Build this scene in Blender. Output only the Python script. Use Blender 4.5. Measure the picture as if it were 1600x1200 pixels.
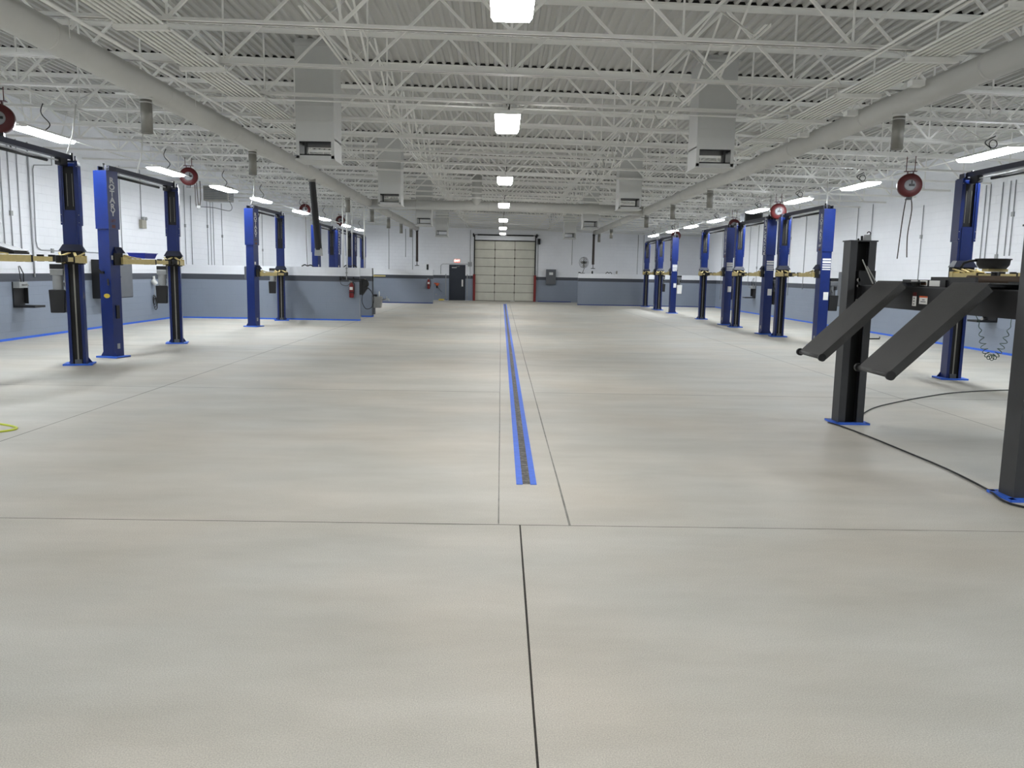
import bpy, math, random
from mathutils import Vector, Matrix, Euler
random.seed(7)
SC = bpy.context.scene
COL = SC.collection
for o in list(bpy.data.objects):
    bpy.data.objects.remove(o)

# ------------------------------------------------------------------ camera
EYE = 1.75
cam_d = bpy.data.cameras.new('camera')
cam = bpy.data.objects.new('camera', cam_d)
COL.objects.link(cam)
cam_d.sensor_fit = 'HORIZONTAL'
cam_d.sensor_width = 36.0
cam_d.lens = 36.0 * 1280.0 / 1600.0
cam_d.clip_start = 0.05
cam_d.clip_end = 200
fwd_c = Vector(((783 - 800) / 1280.0, (600 - 426) / 1280.0, 1.0)).normalized()   # world +Y seen in camera axes
rr = 0.018
up_c = Vector((math.sin(rr), math.cos(rr), 0))
up_c.z = -(up_c.x * fwd_c.x + up_c.y * fwd_c.y) / fwd_c.z
up_c.normalize()
rt_c = up_c.cross(fwd_c)
if rt_c.x < 0:
    rt_c = -rt_c
ax = Vector((rt_c.x, fwd_c.x, up_c.x)); ay = Vector((rt_c.y, fwd_c.y, up_c.y)); az = -Vector((rt_c.z, fwd_c.z, up_c.z))
m = Matrix((ax, ay, az)).transposed().to_4x4()
m.translation = Vector((0, 0, EYE))
cam.matrix_world = m
SC.camera = cam

# ------------------------------------------------------------------ world, exposure
w = bpy.data.worlds.new('world'); SC.world = w; w.use_nodes = True
w.node_tree.nodes['Background'].inputs[0].default_value = (0.03, 0.033, 0.04, 1)
w.node_tree.nodes['Background'].inputs[1].default_value = 0.3
SC.view_settings.view_transform = 'Standard'
SC.view_settings.look = 'None'
SC.view_settings.exposure = 0.1
SC.view_settings.gamma = 1.0
SC.view_settings.use_curve_mapping = False
SC.cycles.max_bounces = 10
SC.cycles.diffuse_bounces = 6
SC.cycles.glossy_bounces = 3
SC.cycles.use_denoising = True
SC.cycles.sample_clamp_indirect = 6.0
LIGHT_SIDE = 85.0
LIGHT_BAY = 50.0

# ------------------------------------------------------------------ materials
def srgb(r, g, b):
    f = lambda c: (c / 255.0 / 12.92) if c / 255.0 <= 0.04045 else ((c / 255.0 + 0.055) / 1.055) ** 2.4
    return (f(r), f(g), f(b), 1.0)

def mat(name, col, rough=0.5, metal=0.0, var=0.06, scale=6.0, bump=0.0, bscale=60.0, emit=None, spec=0.5):
    m_ = bpy.data.materials.new(name); m_.use_nodes = True
    nt = m_.node_tree; b = nt.nodes['Principled BSDF']
    b.inputs['Roughness'].default_value = rough
    b.inputs['Metallic'].default_value = metal
    b.inputs['Specular IOR Level'].default_value = spec
    if emit:
        b.inputs['Base Color'].default_value = col
        b.inputs['Emission Color'].default_value = emit[0]
        b.inputs['Emission Strength'].default_value = emit[1]
        return m_
    tc = nt.nodes.new('ShaderNodeTexCoord')
    n = nt.nodes.new('ShaderNodeTexNoise'); n.inputs['Scale'].default_value = scale; n.inputs['Detail'].default_value = 4
    nt.links.new(tc.outputs['Object'], n.inputs['Vector'])
    r = nt.nodes.new('ShaderNodeMapRange'); r.inputs['To Min'].default_value = 1 - var * 2; r.inputs['To Max'].default_value = 1 + var * 2
    nt.links.new(n.outputs['Fac'], r.inputs['Value'])
    mx = nt.nodes.new('ShaderNodeVectorMath'); mx.operation = 'SCALE'
    mx.inputs[0].default_value = col[:3]
    nt.links.new(r.outputs['Result'], mx.inputs['Scale'])
    nt.links.new(mx.outputs['Vector'], b.inputs['Base Color'])
    if bump:
        n2 = nt.nodes.new('ShaderNodeTexNoise'); n2.inputs['Scale'].default_value = bscale; n2.inputs['Detail'].default_value = 3
        nt.links.new(tc.outputs['Object'], n2.inputs['Vector'])
        bp = nt.nodes.new('ShaderNodeBump'); bp.inputs['Strength'].default_value = bump; bp.inputs['Distance'].default_value = 0.01
        nt.links.new(n2.outputs['Fac'], bp.inputs['Height']); nt.links.new(bp.outputs['Normal'], b.inputs['Normal'])
    return m_

WHITE_STEEL = mat('white_painted_steel', srgb(232, 232, 228), 0.5, var=0.02)
DECK = mat('white_painted_deck', srgb(186, 186, 183), 0.6, var=0.02, scale=3)
DUCT = mat('white_painted_duct', srgb(192, 192, 188), 0.5, var=0.03, scale=3)
BOXW = mat('white_enamel', srgb(192, 193, 191), 0.5, var=0.02)
BLUE = mat('blue_lift_enamel', srgb(9, 34, 97), 0.30, var=0.10, scale=9, spec=0.5)
NAVY = mat('navy_lift_enamel', srgb(7, 15, 44), 0.4, var=0.08)
BLACK = mat('black_paint', srgb(16, 16, 18), 0.5, var=0.1)
SHADE_BLACK = mat('shaded_black_steel', srgb(4, 4, 5), 0.6, var=0.1)  # black steel, coloured darker for the shade inside the columns
CREAM = mat('cream_yellow_enamel', srgb(200, 182, 122), 0.45, var=0.10, scale=14)
STEEL = mat('bright_steel', srgb(175, 175, 172), 0.35, metal=0.9, var=0.08)
DULL = mat('dull_galvanised_steel', srgb(140, 138, 132), 0.5, metal=0.6, var=0.12)
GREY = mat('grey_enamel', srgb(92, 95, 99), 0.5, var=0.06)
LGREY = mat('light_grey_enamel', srgb(150, 152, 152), 0.5, var=0.06)
RED = mat('red_enamel', srgb(118, 12, 14), 0.45, var=0.08)
DRED = mat('dark_red_enamel', srgb(76, 11, 13), 0.45, var=0.1)
ORANGE = mat('orange_plastic', srgb(205, 95, 55), 0.5)
YELLOW = mat('yellow_plastic', srgb(205, 178, 60), 0.5)
TAPE = mat('blue_masking_tape', srgb(52, 104, 214), 0.6, var=0.10, scale=14)
PAPER = mat('white_label_paper', srgb(222, 222, 218), 0.6, var=0.04)
RUBBER = mat('black_rubber', srgb(18, 18, 19), 0.6, var=0.1)
PLATE = mat('dark_tread_plate', srgb(58, 58, 58), 0.45, metal=0.0, var=0.16, scale=7, bump=0.5, bscale=140)
POST = mat('charcoal_powder_coat', srgb(50, 51, 53), 0.5, var=0.08)
RUST = mat('rusty_brown', srgb(95, 66, 48), 0.7, var=0.2, scale=20)
CARD = mat('brown_cardboard_tube', srgb(92, 78, 66), 0.7, var=0.12)
GREEN = mat('green_hose_plastic', srgb(40, 62, 50), 0.4)
LIME = mat('lime_hose_plastic', srgb(196, 205, 70), 0.5)
TRAYB = mat('blue_plastic', srgb(18, 44, 165), 0.4)
NAVYDOOR = mat('navy_door_paint', srgb(31, 38, 50), 0.45, var=0.06)
DOORW = mat('off_white_door_enamel', srgb(200, 199, 186), 0.55, var=0.05, scale=2.5)
SEAM = mat('dark_joint_filler', srgb(72, 69, 62), 0.8, var=0.25, scale=10)
CUT = mat('open_saw_cut', srgb(48, 44, 38), 0.9, var=0.5, scale=60)
HUB = mat('grey_hub_plastic', srgb(140, 142, 145), 0.5)
HOSED = mat('dark_brown_hose', srgb(50, 40, 36), 0.6, var=0.1)
TUBE_ON = mat('lit_led_diffuser', (1, 1, 1, 1), emit=((0.90, 0.95, 1.0, 1), LIGHT_SIDE))
BAY_ON = mat('lit_highbay_diffuser', (1, 1, 1, 1), emit=((1.0, 0.985, 0.975, 1), LIGHT_BAY))
BAY_DIM = mat('dimmed_highbay_diffuser', (1, 1, 1, 1), emit=((1.0, 0.985, 0.975, 1), 6.0))  # last lamp turned down so the end wall stays darker
EXITRED = mat('lit_exit_sign', (1, 0.1, 0.1, 1), emit=((1, 0.10, 0.06, 1), 1.6))
EXITLET = mat('lit_exit_letters', (1, 1, 1, 1), emit=((1, 0.72, 0.66, 1), 2.0))
CONDUIT = mat('painted_conduit', srgb(168, 170, 174), 0.5)
WHITE = mat('white_vinyl', srgb(205, 208, 212), 0.5)

def brick_mat(name, kind):
    m_ = bpy.data.materials.new(name); m_.use_nodes = True
    nt = m_.node_tree; b = nt.nodes['Principled BSDF']; L = nt.links.new
    b.inputs['Roughness'].default_value = 0.42
    g = nt.nodes.new('ShaderNodeNewGeometry')
    s = nt.nodes.new('ShaderNodeSeparateXYZ'); L(g.outputs['Position'], s.inputs[0])
    a = nt.nodes.new('ShaderNodeMath'); a.operation = 'ADD'; L(s.outputs['X'], a.inputs[0]); L(s.outputs['Y'], a.inputs[1])
    c = nt.nodes.new('ShaderNodeCombineXYZ'); L(a.outputs[0], c.inputs['X']); L(s.outputs['Z'], c.inputs['Y'])
    br = nt.nodes.new('ShaderNodeTexBrick')
    br.inputs['Scale'].default_value = 1.0
    br.inputs['Brick Width'].default_value = 0.4064
    br.inputs['Row Height'].default_value = 0.2032
    br.inputs['Mortar Size'].default_value = 0.0065
    br.inputs['Mortar Smooth'].default_value = 0.5
    br.offset = 0.5
    L(c.outputs[0], br.inputs['Vector'])
    # paint bands: grey to 1.32 m, dark stripe to 1.52 m, white above
    r = nt.nodes.new('ShaderNodeValToRGB'); r.color_ramp.interpolation = 'CONSTANT'
    e = r.color_ramp.elements
    e[0].position = 0.0; e[0].color = srgb(132, 141, 155)
    e[1].position = 1.32 / 8; e[1].color = srgb(66, 70, 78)
    e2 = e.new(1.52 / 8); e2.color = srgb(232, 234, 238)
    mp = nt.nodes.new('ShaderNodeMath'); mp.operation = 'DIVIDE'; mp.inputs[1].default_value = 8.0
    L(s.outputs['Z'], mp.inputs[0]); L(mp.outputs[0], r.inputs['Fac'])
    n = nt.nodes.new('ShaderNodeTexNoise'); n.inputs['Scale'].default_value = 1.3; n.inputs['Detail'].default_value = 5
    L(g.outputs['Position'], n.inputs['Vector'])
    mr = nt.nodes.new('ShaderNodeMapRange'); mr.inputs['To Min'].default_value = 0.94; mr.inputs['To Max'].default_value = 1.05
    L(n.outputs['Fac'], mr.inputs['Value'])
    vm = nt.nodes.new('ShaderNodeVectorMath'); vm.operation = 'SCALE'
    L(r.outputs['Color'], vm.inputs[0]); L(mr.outputs['Result'], vm.inputs['Scale'])
    mix = nt.nodes.new('ShaderNodeMix'); mix.data_type = 'RGBA'; mix.blend_type = 'MULTIPLY'
    mf = nt.nodes.new('ShaderNodeMath'); mf.operation = 'MULTIPLY'; mf.inputs[1].default_value = 0.09
    L(br.outputs['Fac'], mf.inputs[0]); L(mf.outputs[0], mix.inputs['Factor'])
    L(vm.outputs['Vector'], mix.inputs[6]); mix.inputs[7].default_value = (0.35, 0.36, 0.38, 1)
    L(mix.outputs[2], b.inputs['Base Color'])
    n2 = nt.nodes.new('ShaderNodeTexNoise'); n2.inputs['Scale'].default_value = 55
    L(g.outputs['Position'], n2.inputs['Vector'])
    sb = nt.nodes.new('ShaderNodeMath'); sb.operation = 'MULTIPLY_ADD'; sb.inputs[1].default_value = -1.0
    L(br.outputs['Fac'], sb.inputs[0])
    ml = nt.nodes.new('ShaderNodeMath'); ml.operation = 'MULTIPLY'; ml.inputs[1].default_value = 0.25
    L(n2.outputs['Fac'], ml.inputs[0]); L(ml.outputs[0], sb.inputs[2])
    bp = nt.nodes.new('ShaderNodeBump'); bp.inputs['Strength'].default_value = 0.5; bp.inputs['Distance'].default_value = 0.008
    L(sb.outputs[0], bp.inputs['Height']); L(bp.outputs['Normal'], b.inputs['Normal'])
    return m_
BLOCK = brick_mat('painted_concrete_block', 0)

def floor_mat():
    m_ = bpy.data.materials.new('primed_concrete_floor'); m_.use_nodes = True
    nt = m_.node_tree; b = nt.nodes['Principled BSDF']; L = nt.links.new
    g = nt.nodes.new('ShaderNodeNewGeometry')
    mp = nt.nodes.new('ShaderNodeMapping'); mp.inputs['Scale'].default_value = (0.55, 1.5, 1)
    L(g.outputs['Position'], mp.inputs['Vector'])
    n1 = nt.nodes.new('ShaderNodeTexNoise'); n1.inputs['Scale'].default_value = 1.0; n1.inputs['Detail'].default_value = 7; n1.inputs['Roughness'].default_value = 0.62
    L(mp.outputs[0], n1.inputs['Vector'])
    n2 = nt.nodes.new('ShaderNodeTexNoise'); n2.inputs['Scale'].default_value = 170; n2.inputs['Detail'].default_value = 2
    L(g.outputs['Position'], n2.inputs['Vector'])
    n3 = nt.nodes.new('ShaderNodeTexNoise'); n3.inputs['Scale'].default_value = 0.45; n3.inputs['Detail'].default_value = 3
    L(g.outputs['Position'], n3.inputs['Vector'])
    r = nt.nodes.new('ShaderNodeValToRGB')
    r.color_ramp.elements[0].position = 0.33; r.color_ramp.elements[0].color = srgb(180, 176, 166)
    r.color_ramp.elements[1].position = 0.70; r.color_ramp.elements[1].color = srgb(198, 194, 185)
    L(n1.outputs['Fac'], r.inputs['Fac'])
    r3 = nt.nodes.new('ShaderNodeValToRGB')
    r3.color_ramp.elements[0].position = 0.40; r3.color_ramp.elements[0].color = (0.965, 0.99, 1.0, 1)
    r3.color_ramp.elements[1].position = 0.62; r3.color_ramp.elements[1].color = (1.02, 1.0, 0.97, 1)
    L(n3.outputs['Fac'], r3.inputs['Fac'])
    mu = nt.nodes.new('ShaderNodeVectorMath'); mu.operation = 'MULTIPLY'
    L(r.outputs['Color'], mu.inputs[0]); L(r3.outputs['Color'], mu.inputs[1])
    mr = nt.nodes.new('ShaderNodeMapRange'); mr.inputs['From Min'].default_value = 0.3; mr.inputs['From Max'].default_value = 0.7
    mr.inputs['To Min'].default_value = 0.80; mr.inputs['To Max'].default_value = 1.17
    L(n2.outputs['Fac'], mr.inputs['Value'])
    sc = nt.nodes.new('ShaderNodeVectorMath'); sc.operation = 'SCALE'
    L(mu.outputs[0], sc.inputs[0]); L(mr.outputs['Result'], sc.inputs['Scale'])
    L(sc.outputs[0], b.inputs['Base Color'])
    b.inputs['Roughness'].default_value = 0.55
    b.inputs['Specular IOR Level'].default_value = 0.4
    bp = nt.nodes.new('ShaderNodeBump'); bp.inputs['Strength'].default_value = 0.35; bp.inputs['Distance'].default_value = 0.004
    L(n2.outputs['Fac'], bp.inputs['Height']); L(bp.outputs['Normal'], b.inputs['Normal'])
    return m_
FLOOR = floor_mat()

def hatch_mat():
    m_ = bpy.data.materials.new('old_drain_grating'); m_.use_nodes = True
    nt = m_.node_tree; b = nt.nodes['Principled BSDF']; L = nt.links.new
    g = nt.nodes.new('ShaderNodeNewGeometry')
    n = nt.nodes.new('ShaderNodeTexNoise'); n.inputs['Scale'].default_value = 9; n.inputs['Detail'].default_value = 6; n.inputs['Roughness'].default_value = 0.75
    mp = nt.nodes.new('ShaderNodeMapping'); mp.inputs['Scale'].default_value = (1.5, 3.2, 1)
    L(g.outputs['Position'], mp.inputs['Vector']); L(mp.outputs[0], n.inputs['Vector'])
    r = nt.nodes.new('ShaderNodeValToRGB')
    r.color_ramp.elements[0].position = 0.5; r.color_ramp.elements[0].color = srgb(44, 41, 38)
    r.color_ramp.elements[1].position = 0.68; r.color_ramp.elements[1].color = srgb(150, 148, 142)
    L(n.outputs['Fac'], r.inputs['Fac']); L(r.outputs['Color'], b.inputs['Base Color'])
    b.inputs['Roughness'].default_value = 0.6
    return m_
GRATE = hatch_mat()

# ------------------------------------------------------------------ mesh helpers
class MB:
    def __init__(s):
        s.v = []; s.f = []; s.sm = []
    def add(s, vs, fs, smooth=False, M=None):
        o = len(s.v)
        for p in vs:
            p = Vector(p)
            s.v.append(tuple(M @ p) if M is not None else tuple(p))
        for f in fs:
            s.f.append(tuple(i + o for i in f)); s.sm.append(smooth)
        return s
    def box(s, x0, x1, y0, y1, z0, z1, M=None):
        vs = [(x0, y0, z0), (x1, y0, z0), (x1, y1, z0), (x0, y1, z0), (x0, y0, z1), (x1, y0, z1), (x1, y1, z1), (x0, y1, z1)]
        return s.add(vs, [(0, 3, 2, 1), (4, 5, 6, 7), (0, 1, 5, 4), (1, 2, 6, 5), (2, 3, 7, 6), (3, 0, 4, 7)], M=M)
    def cbox(s, c, d, M=None):
        return s.box(c[0] - d[0] / 2, c[0] + d[0] / 2, c[1] - d[1] / 2, c[1] + d[1] / 2, c[2] - d[2] / 2, c[2] + d[2] / 2, M)
    def taper(s, c0, d0, c1, d1, M=None):
        """frustum: rectangle d0 around c0 (bottom) to rectangle d1 around c1 (top)"""
        vs = []
        for c, d in ((c0, d0), (c1, d1)):
            for sx, sy in ((-1, -1), (1, -1), (1, 1), (-1, 1)):
                vs.append((c[0] + sx * d[0] / 2, c[1] + sy * d[1] / 2, c[2]))
        return s.add(vs, [(0, 3, 2, 1), (4, 5, 6, 7), (0, 1, 5, 4), (1, 2, 6, 5), (2, 3, 7, 6), (3, 0, 4, 7)], M=M)
    def bar(s, a, b, wd, ht, M=None):
        a = Vector(a); b = Vector(b); d = (b - a).normalized()
        up = Vector((0, 0, 1)) if abs(d.z) < 0.95 else Vector((0, 1, 0))
        sd = d.cross(up).normalized(); u = sd.cross(d).normalized()
        vs = []
        for p in (a, b):
            for i, j in ((-1, -1), (1, -1), (1, 1), (-1, 1)):
                vs.append(p + sd * i * wd / 2 + u * j * ht / 2)
        return s.add(vs, [(0, 1, 2, 3), (7, 6, 5, 4), (0, 4, 5, 1), (1, 5, 6, 2), (2, 6, 7, 3), (3, 7, 4, 0)], M=M)
    def tube(s, pts, r, n=10, M=None, closed=False, caps=True):
        pts = [Vector(p) for p in pts]
        rs = r if isinstance(r, (list, tuple)) else [r] * len(pts)
        vs = []; fs = []
        prev = None
        N = len(pts)
        for i, p in enumerate(pts):
            if closed:
                t = (pts[(i + 1) % N] - pts[i - 1]).normalized()
            else:
                t = (pts[min(i + 1, N - 1)] - pts[max(i - 1, 0)]).normalized()
            if prev is None:
                a = Vector((0, 0, 1)) if abs(t.z) < 0.9 else Vector((1, 0, 0))
                u = t.cross(a).normalized()
            else:
                u = (prev - t * prev.dot(t)).normalized()
            prev = u; v = t.cross(u)
            for k in range(n):
                a = 2 * math.pi * k / n
                vs.append(p + (u * math.cos(a) + v * math.sin(a)) * rs[i])
        for i in range(N if closed else N - 1):
            for k in range(n):
                a = i * n + k; b = i * n + (k + 1) % n
                c = ((i + 1) % N) * n
                fs.append((a, b, c + (k + 1) % n, c + k))
        s.add(vs, fs, True, M)
        if caps and not closed:
            o = len(s.v) - len(vs)
            s.f.append(tuple(o + k for k in reversed(range(n)))); s.sm.append(False)
            s.f.append(tuple(o + (N - 1) * n + k for k in range(n))); s.sm.append(False)
        return s
    def cyl(s, a, b, r, n=20, M=None):
        return s.tube([a, b], r, n, M)
    def lathe(s, prof, n=24, M=None, smooth=True):
        """prof: list of (r, z) turned about local z"""
        vs = []; fs = []
        for r, z in prof:
            for k in range(n):
                a = 2 * math.pi * k / n
                vs.append((r * math.cos(a), r * math.sin(a), z))
        for i in range(len(prof) - 1):
            for k in range(n):
                fs.append((i * n + k, i * n + (k + 1) % n, (i + 1) * n + (k + 1) % n, (i + 1) * n + k))
        s.add(vs, fs, smooth, M)
        o = len(s.v) - len(vs)
        if prof[0][0] > 1e-4:
            s.f.append(tuple(o + k for k in reversed(range(n)))); s.sm.append(False)
        if prof[-1][0] > 1e-4:
            s.f.append(tuple(o + (len(prof) - 1) * n + k for k in range(n))); s.sm.append(False)
        return s
    def prism(s, poly, z0, z1, M=None):
        n = len(poly)
        vs = [(x, y, z0) for x, y in poly] + [(x, y, z1) for x, y in poly]
        fs = [tuple(reversed(range(n))), tuple(range(n, 2 * n))] + [(i, (i + 1) % n, n + (i + 1) % n, n + i) for i in range(n)]
        return s.add(vs, fs, M=M)
    def build(s, name, material, parent=None, bevel=0.0, M=None):
        me = bpy.data.meshes.new(name)
        me.from_pydata(s.v, [], s.f)
        me.polygons.foreach_set('use_smooth', s.sm)
        me.materials.append(material)
        me.update()
        o = bpy.data.objects.new(name, me); COL.objects.link(o)
        if parent is not None:
            o.parent = parent
        if M is not None:
            o.matrix_local = M
        if bevel:
            bv = o.modifiers.new('edge', 'BEVEL'); bv.width = bevel; bv.segments = 2; bv.limit_method = 'ANGLE'
        return o

def tag(o, label=None, cat=None, group=None, kind=None):
    if label: o['label'] = label
    if cat: o['category'] = cat
    if group: o['group'] = group
    if kind: o['kind'] = kind
    return o

def thing(name, label, cat, loc=(0, 0, 0), rz=0.0, group=None):
    o = bpy.data.objects.new(name, None); COL.objects.link(o)
    o.empty_display_size = 0.2
    o.location = loc; o.rotation_euler = (0, 0, rz)
    return tag(o, label, cat, group)

def struct(o):
    o['kind'] = 'structure'; return o

def text(name, body, size, material, parent, M, depth=0.002, spacing=1.0, sx=1.0):
    cu = bpy.data.curves.new(name, 'FONT'); cu.body = body; cu.size = size
    cu.align_x = 'CENTER'; cu.align_y = 'CENTER'; cu.extrude = depth; cu.space_line = spacing; cu.resolution_u = 2
    cu.offset = 0.03 * size
    tmp = bpy.data.objects.new('tmp', cu); COL.objects.link(tmp)
    bpy.context.view_layer.update()
    me = bpy.data.meshes.new_from_object(tmp.evaluated_get(bpy.context.evaluated_depsgraph_get()))
    bpy.data.objects.remove(tmp)
    me.name = name; me.materials.clear(); me.materials.append(material)
    for v in me.vertices: v.co.x *= sx
    o = bpy.data.objects.new(name, me); COL.objects.link(o); o.parent = parent; o.matrix_local = M
    return o

def facing(nx, ny, pos):
    """matrix that puts local XY text on a vertical face whose outward normal is (nx, ny)"""
    n_ = Vector((nx, ny, 0)).normalized(); up = Vector((0, 0, 1)); x = up.cross(n_)
    M = Matrix((x, up, n_)).transposed().to_4x4(); M.translation = Vector(pos)
    return M

def arc(c, r, a0, a1, n, plane='xz'):
    out = []
    for i in range(n + 1):
        a = a0 + (a1 - a0) * i / n
        if plane == 'xz': out.append((c[0] + r * math.cos(a), c[1], c[2] + r * math.sin(a)))
        elif plane == 'yz': out.append((c[0], c[1] + r * math.cos(a), c[2] + r * math.sin(a)))
        else: out.append((c[0] + r * math.cos(a), c[1] + r * math.sin(a), c[2]))
    return out

# ------------------------------------------------------------------ structure
XL, XR, YB, YF = -11.25, 12.2, -14.0, 51.0
WT = 0.2
def zc(x):            # underside of the joists' bottom chords (the roof falls to the right)
    return 4.365 - 0.017 * x
TOPZ = 0.92           # joist depth to underside of top chord
def ztop(x): return zc(x) + TOPZ
def zdeck(x): return ztop(x) + 0.07

fl = struct(MB().box(XL - WT, XR + WT, YB - WT, YF + WT, -0.2, 0).build('floor', FLOOR))
TW = 6.3
struct(MB().box(XL - WT, XL, YB, YF, 0, TW).build('wall_left', BLOCK))
struct(MB().box(XR, XR + WT, YB, YF, 0, TW).build('wall_right', BLOCK))
struct(MB().box(XL - WT, XR + WT, YB - WT, YB, 0, TW).build('wall_back', BLOCK))
fw = MB()
fw.box(XL - WT, -3.2, YF, YF + WT, 0, TW); fw.box(-3.2, -2.2, YF, YF + WT, 2.18, TW)
fw.box(-2.2, -1.62, YF, YF + WT, 0, TW); fw.box(-1.62, 2.05, YF, YF + WT, 3.68, TW); fw.box(2.05, XR + WT, YF, YF + WT, 0, TW)
struct(fw.build('wall_far', BLOCK))

# corrugated roof deck, flutes running front to back
dk = MB(); prof = []
x = XL - 0.02
while x < XR + 0.1:
    zz = zdeck(x)
    prof += [(x, zz), (x + 0.045, zz), (x + 0.063, zz + 0.038), (x + 0.134, zz + 0.038)]
    x += 0.152
n = len(prof)
dk.add([(px, YB, pz) for px, pz in prof] + [(px, YF, pz) for px, pz in prof] +
       [(XL - WT, YB - WT, 6.25), (XR + WT, YB - WT, 6.25), (XR + WT, YF + WT, 6.25), (XL - WT, YF + WT, 6.25)],  # unseen flat sheet over the deck, added to block world light
       [(i, i + 1, n + i + 1, n + i) for i in range(n - 1)] + [(2 * n, 2 * n + 1, 2 * n + 2, 2 * n + 3)])
struct(dk.build('ceiling', DECK))

# half-height partition walls
struct(MB().box(XL, -4.9, 28.62, 28.82, 0, 1.83).build('wall_partition_near', BLOCK))
struct(MB().box(XL, -4.85, 31.2, 31.4, 0, 1.83).box(-5.25, -4.85, 31.08, 31.5, 0, 1.83).build('wall_partition_middle', BLOCK))
struct(MB().box(XL, -3.72, 45.25, 45.45, 0, 1.83).build('wall_partition_far_left', BLOCK))
struct(MB().box(4.36, XR, 46.65, 46.85, 0, 1.78).build('wall_partition_far_right', BLOCK))

# saw cuts and patch joints in the slab
def cut(a, b, wd, m_=SEAM):
    a = Vector((a[0], a[1], 0)); b = Vector((b[0], b[1], 0)); d = b - a; n_ = max(1, int(d.length / 1.2))
    mb = MB(); nrm = Vector((-d.y, d.x, 0)).normalized()
    pts = [a + d * i / n_ for i in range(n_ + 1)]
    vs = []; fs = []
    for i, p in enumerate(pts):
        j = 0 if i in (0, n_) else random.uniform(-0.002, 0.002)
        k = wd * random.uniform(0.7, 1.15)
        vs += [p + nrm * (j - k / 2) + Vector((0, 0, 0.0007)), p + nrm * (j + k / 2) + Vector((0, 0, 0.0007))]
    for i in range(n_):
        fs.append((2 * i, 2 * i + 2, 2 * i + 3, 2 * i + 1))
    mb.add(vs, fs)
    return mb.build('saw_cut', m_, fl)
cut((0.16, YB), (0.16, 5.55), 0.012, CUT)
cut((XL, 5.57), (XR, 5.54), 0.010)
for yy in (11.98, 18.3, 25.5, 32.0, 38.4):
    cut((XL, yy), (0.0, yy), 0.016); cut((0.52, yy), (XR, yy), 0.016)
cut((-4.95, 5.57), (-4.95, 45), 0.013)
cut((5.98, 5.54), (5.98, 45), 0.013)
PATCH = mat('patch_joint', srgb(126, 125, 118), 0.8, var=0.3, scale=7)
cut((0.01, 5.57), (0.01, 46), 0.010, PATCH); cut((0.51, 5.56), (0.51, 46), 0.014, PATCH)

# masking tape along the wall feet
DTAPE = mat('dark_blue_tape', srgb(34, 58, 128), 0.6)
def tape(lab, boxes):
    mb = MB()
    for b in boxes: mb.box(*b)
    tag(mb.build('masking_tape', DTAPE if ('dark' in lab or 'end wall' in lab) else TAPE), lab, 'tape', None)
T = 0.004
tape('blue masking tape along the foot of the long left wall', [(XL + 0.0005, XL + T, 3, 28.6, 0.001, 0.055)])
tape('blue masking tape along the foot of the long right wall', [(XR - T, XR - 0.0005, 3, 46.6, 0.001, 0.055)])
tape('blue masking tape at the foot of the nearest left half-height wall', [(XL, -4.9, 28.62 - T, 28.62, 0, 0.05), (-4.9, -4.9 + T, 28.62, 28.82, 0, 0.05)])
tape('blue masking tape around the foot of the second left half-height wall', [(-5.25, -4.85, 31.08 - T, 31.08, 0, 0.05), (-4.85, -4.85 + T, 31.08, 31.5, 0, 0.05)])
tape('dark blue tape at the foot of the far left half-height wall', [(XL, -3.72, 45.25 - T, 45.25, 0, 0.05)])
tape('dark blue tape at the foot of the far right half-height wall', [(4.36, XR, 46.65 - T, 46.65, 0, 0.05)])
tape('blue tape at the foot of the end wall right of the roller door', [(2.3, 4.36, YF - T, YF, 0, 0.05)])
tape('blue tape at the foot of the end wall left of the navy door', [(-3.72, -3.3, YF - T, YF, 0, 0.05)])

# trench drain down the middle
td = thing('trench_drain', 'long floor drain edged with blue tape down the middle of the floor', 'drain', (0, 0, 0))
MB().box(0.208, 0.272, 6.68, 46.3, 0, 0.004).build('grate', GRATE, td)
MB().box(0.155, 0.208, 6.66, 46.3, 0.0, 0.0055).build('tape_strip', TAPE, td)['label'] = 'blue tape strip on the left edge of the drain'
MB().box(0.272, 0.325, 6.66, 46.3, 0.0, 0.0055).build('tape_strip', TAPE, td)['label'] = 'blue tape strip on the right edge of the drain'

# ------------------------------------------------------------------ roof joists
J0, JS = 9.52, 1.88
JOISTS = [J0 + JS * k for k in range(-12, 23)]
ORD = ['first', 'second', 'third', 'fourth', 'fifth', 'sixth', 'seventh', 'eighth', 'ninth', 'tenth', 'eleventh', 'twelfth',
       'thirteenth', 'fourteenth', 'fifteenth', 'sixteenth', 'seventeenth', 'eighteenth', 'nineteenth', 'twentieth',
       'twenty-first', 'twenty-second', 'twenty-third', 'twenty-fourth', 'twenty-fifth', 'twenty-sixth']
def slope_bar(mb, x0, x1, y0, y1, off0, off1, fz):
    vs = []
    for xx in (x0, x1):
        for yy, of in ((y0, off0), (y1, off0), (y1, off1), (y0, off1)):
            vs.append((xx, yy, fz(xx) + of))
    mb.add(vs, [(0, 1, 2, 3), (7, 6, 5, 4), (0, 4, 5, 1), (1, 5, 6, 2), (2, 6, 7, 3), (3, 7, 4, 0)])
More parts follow.
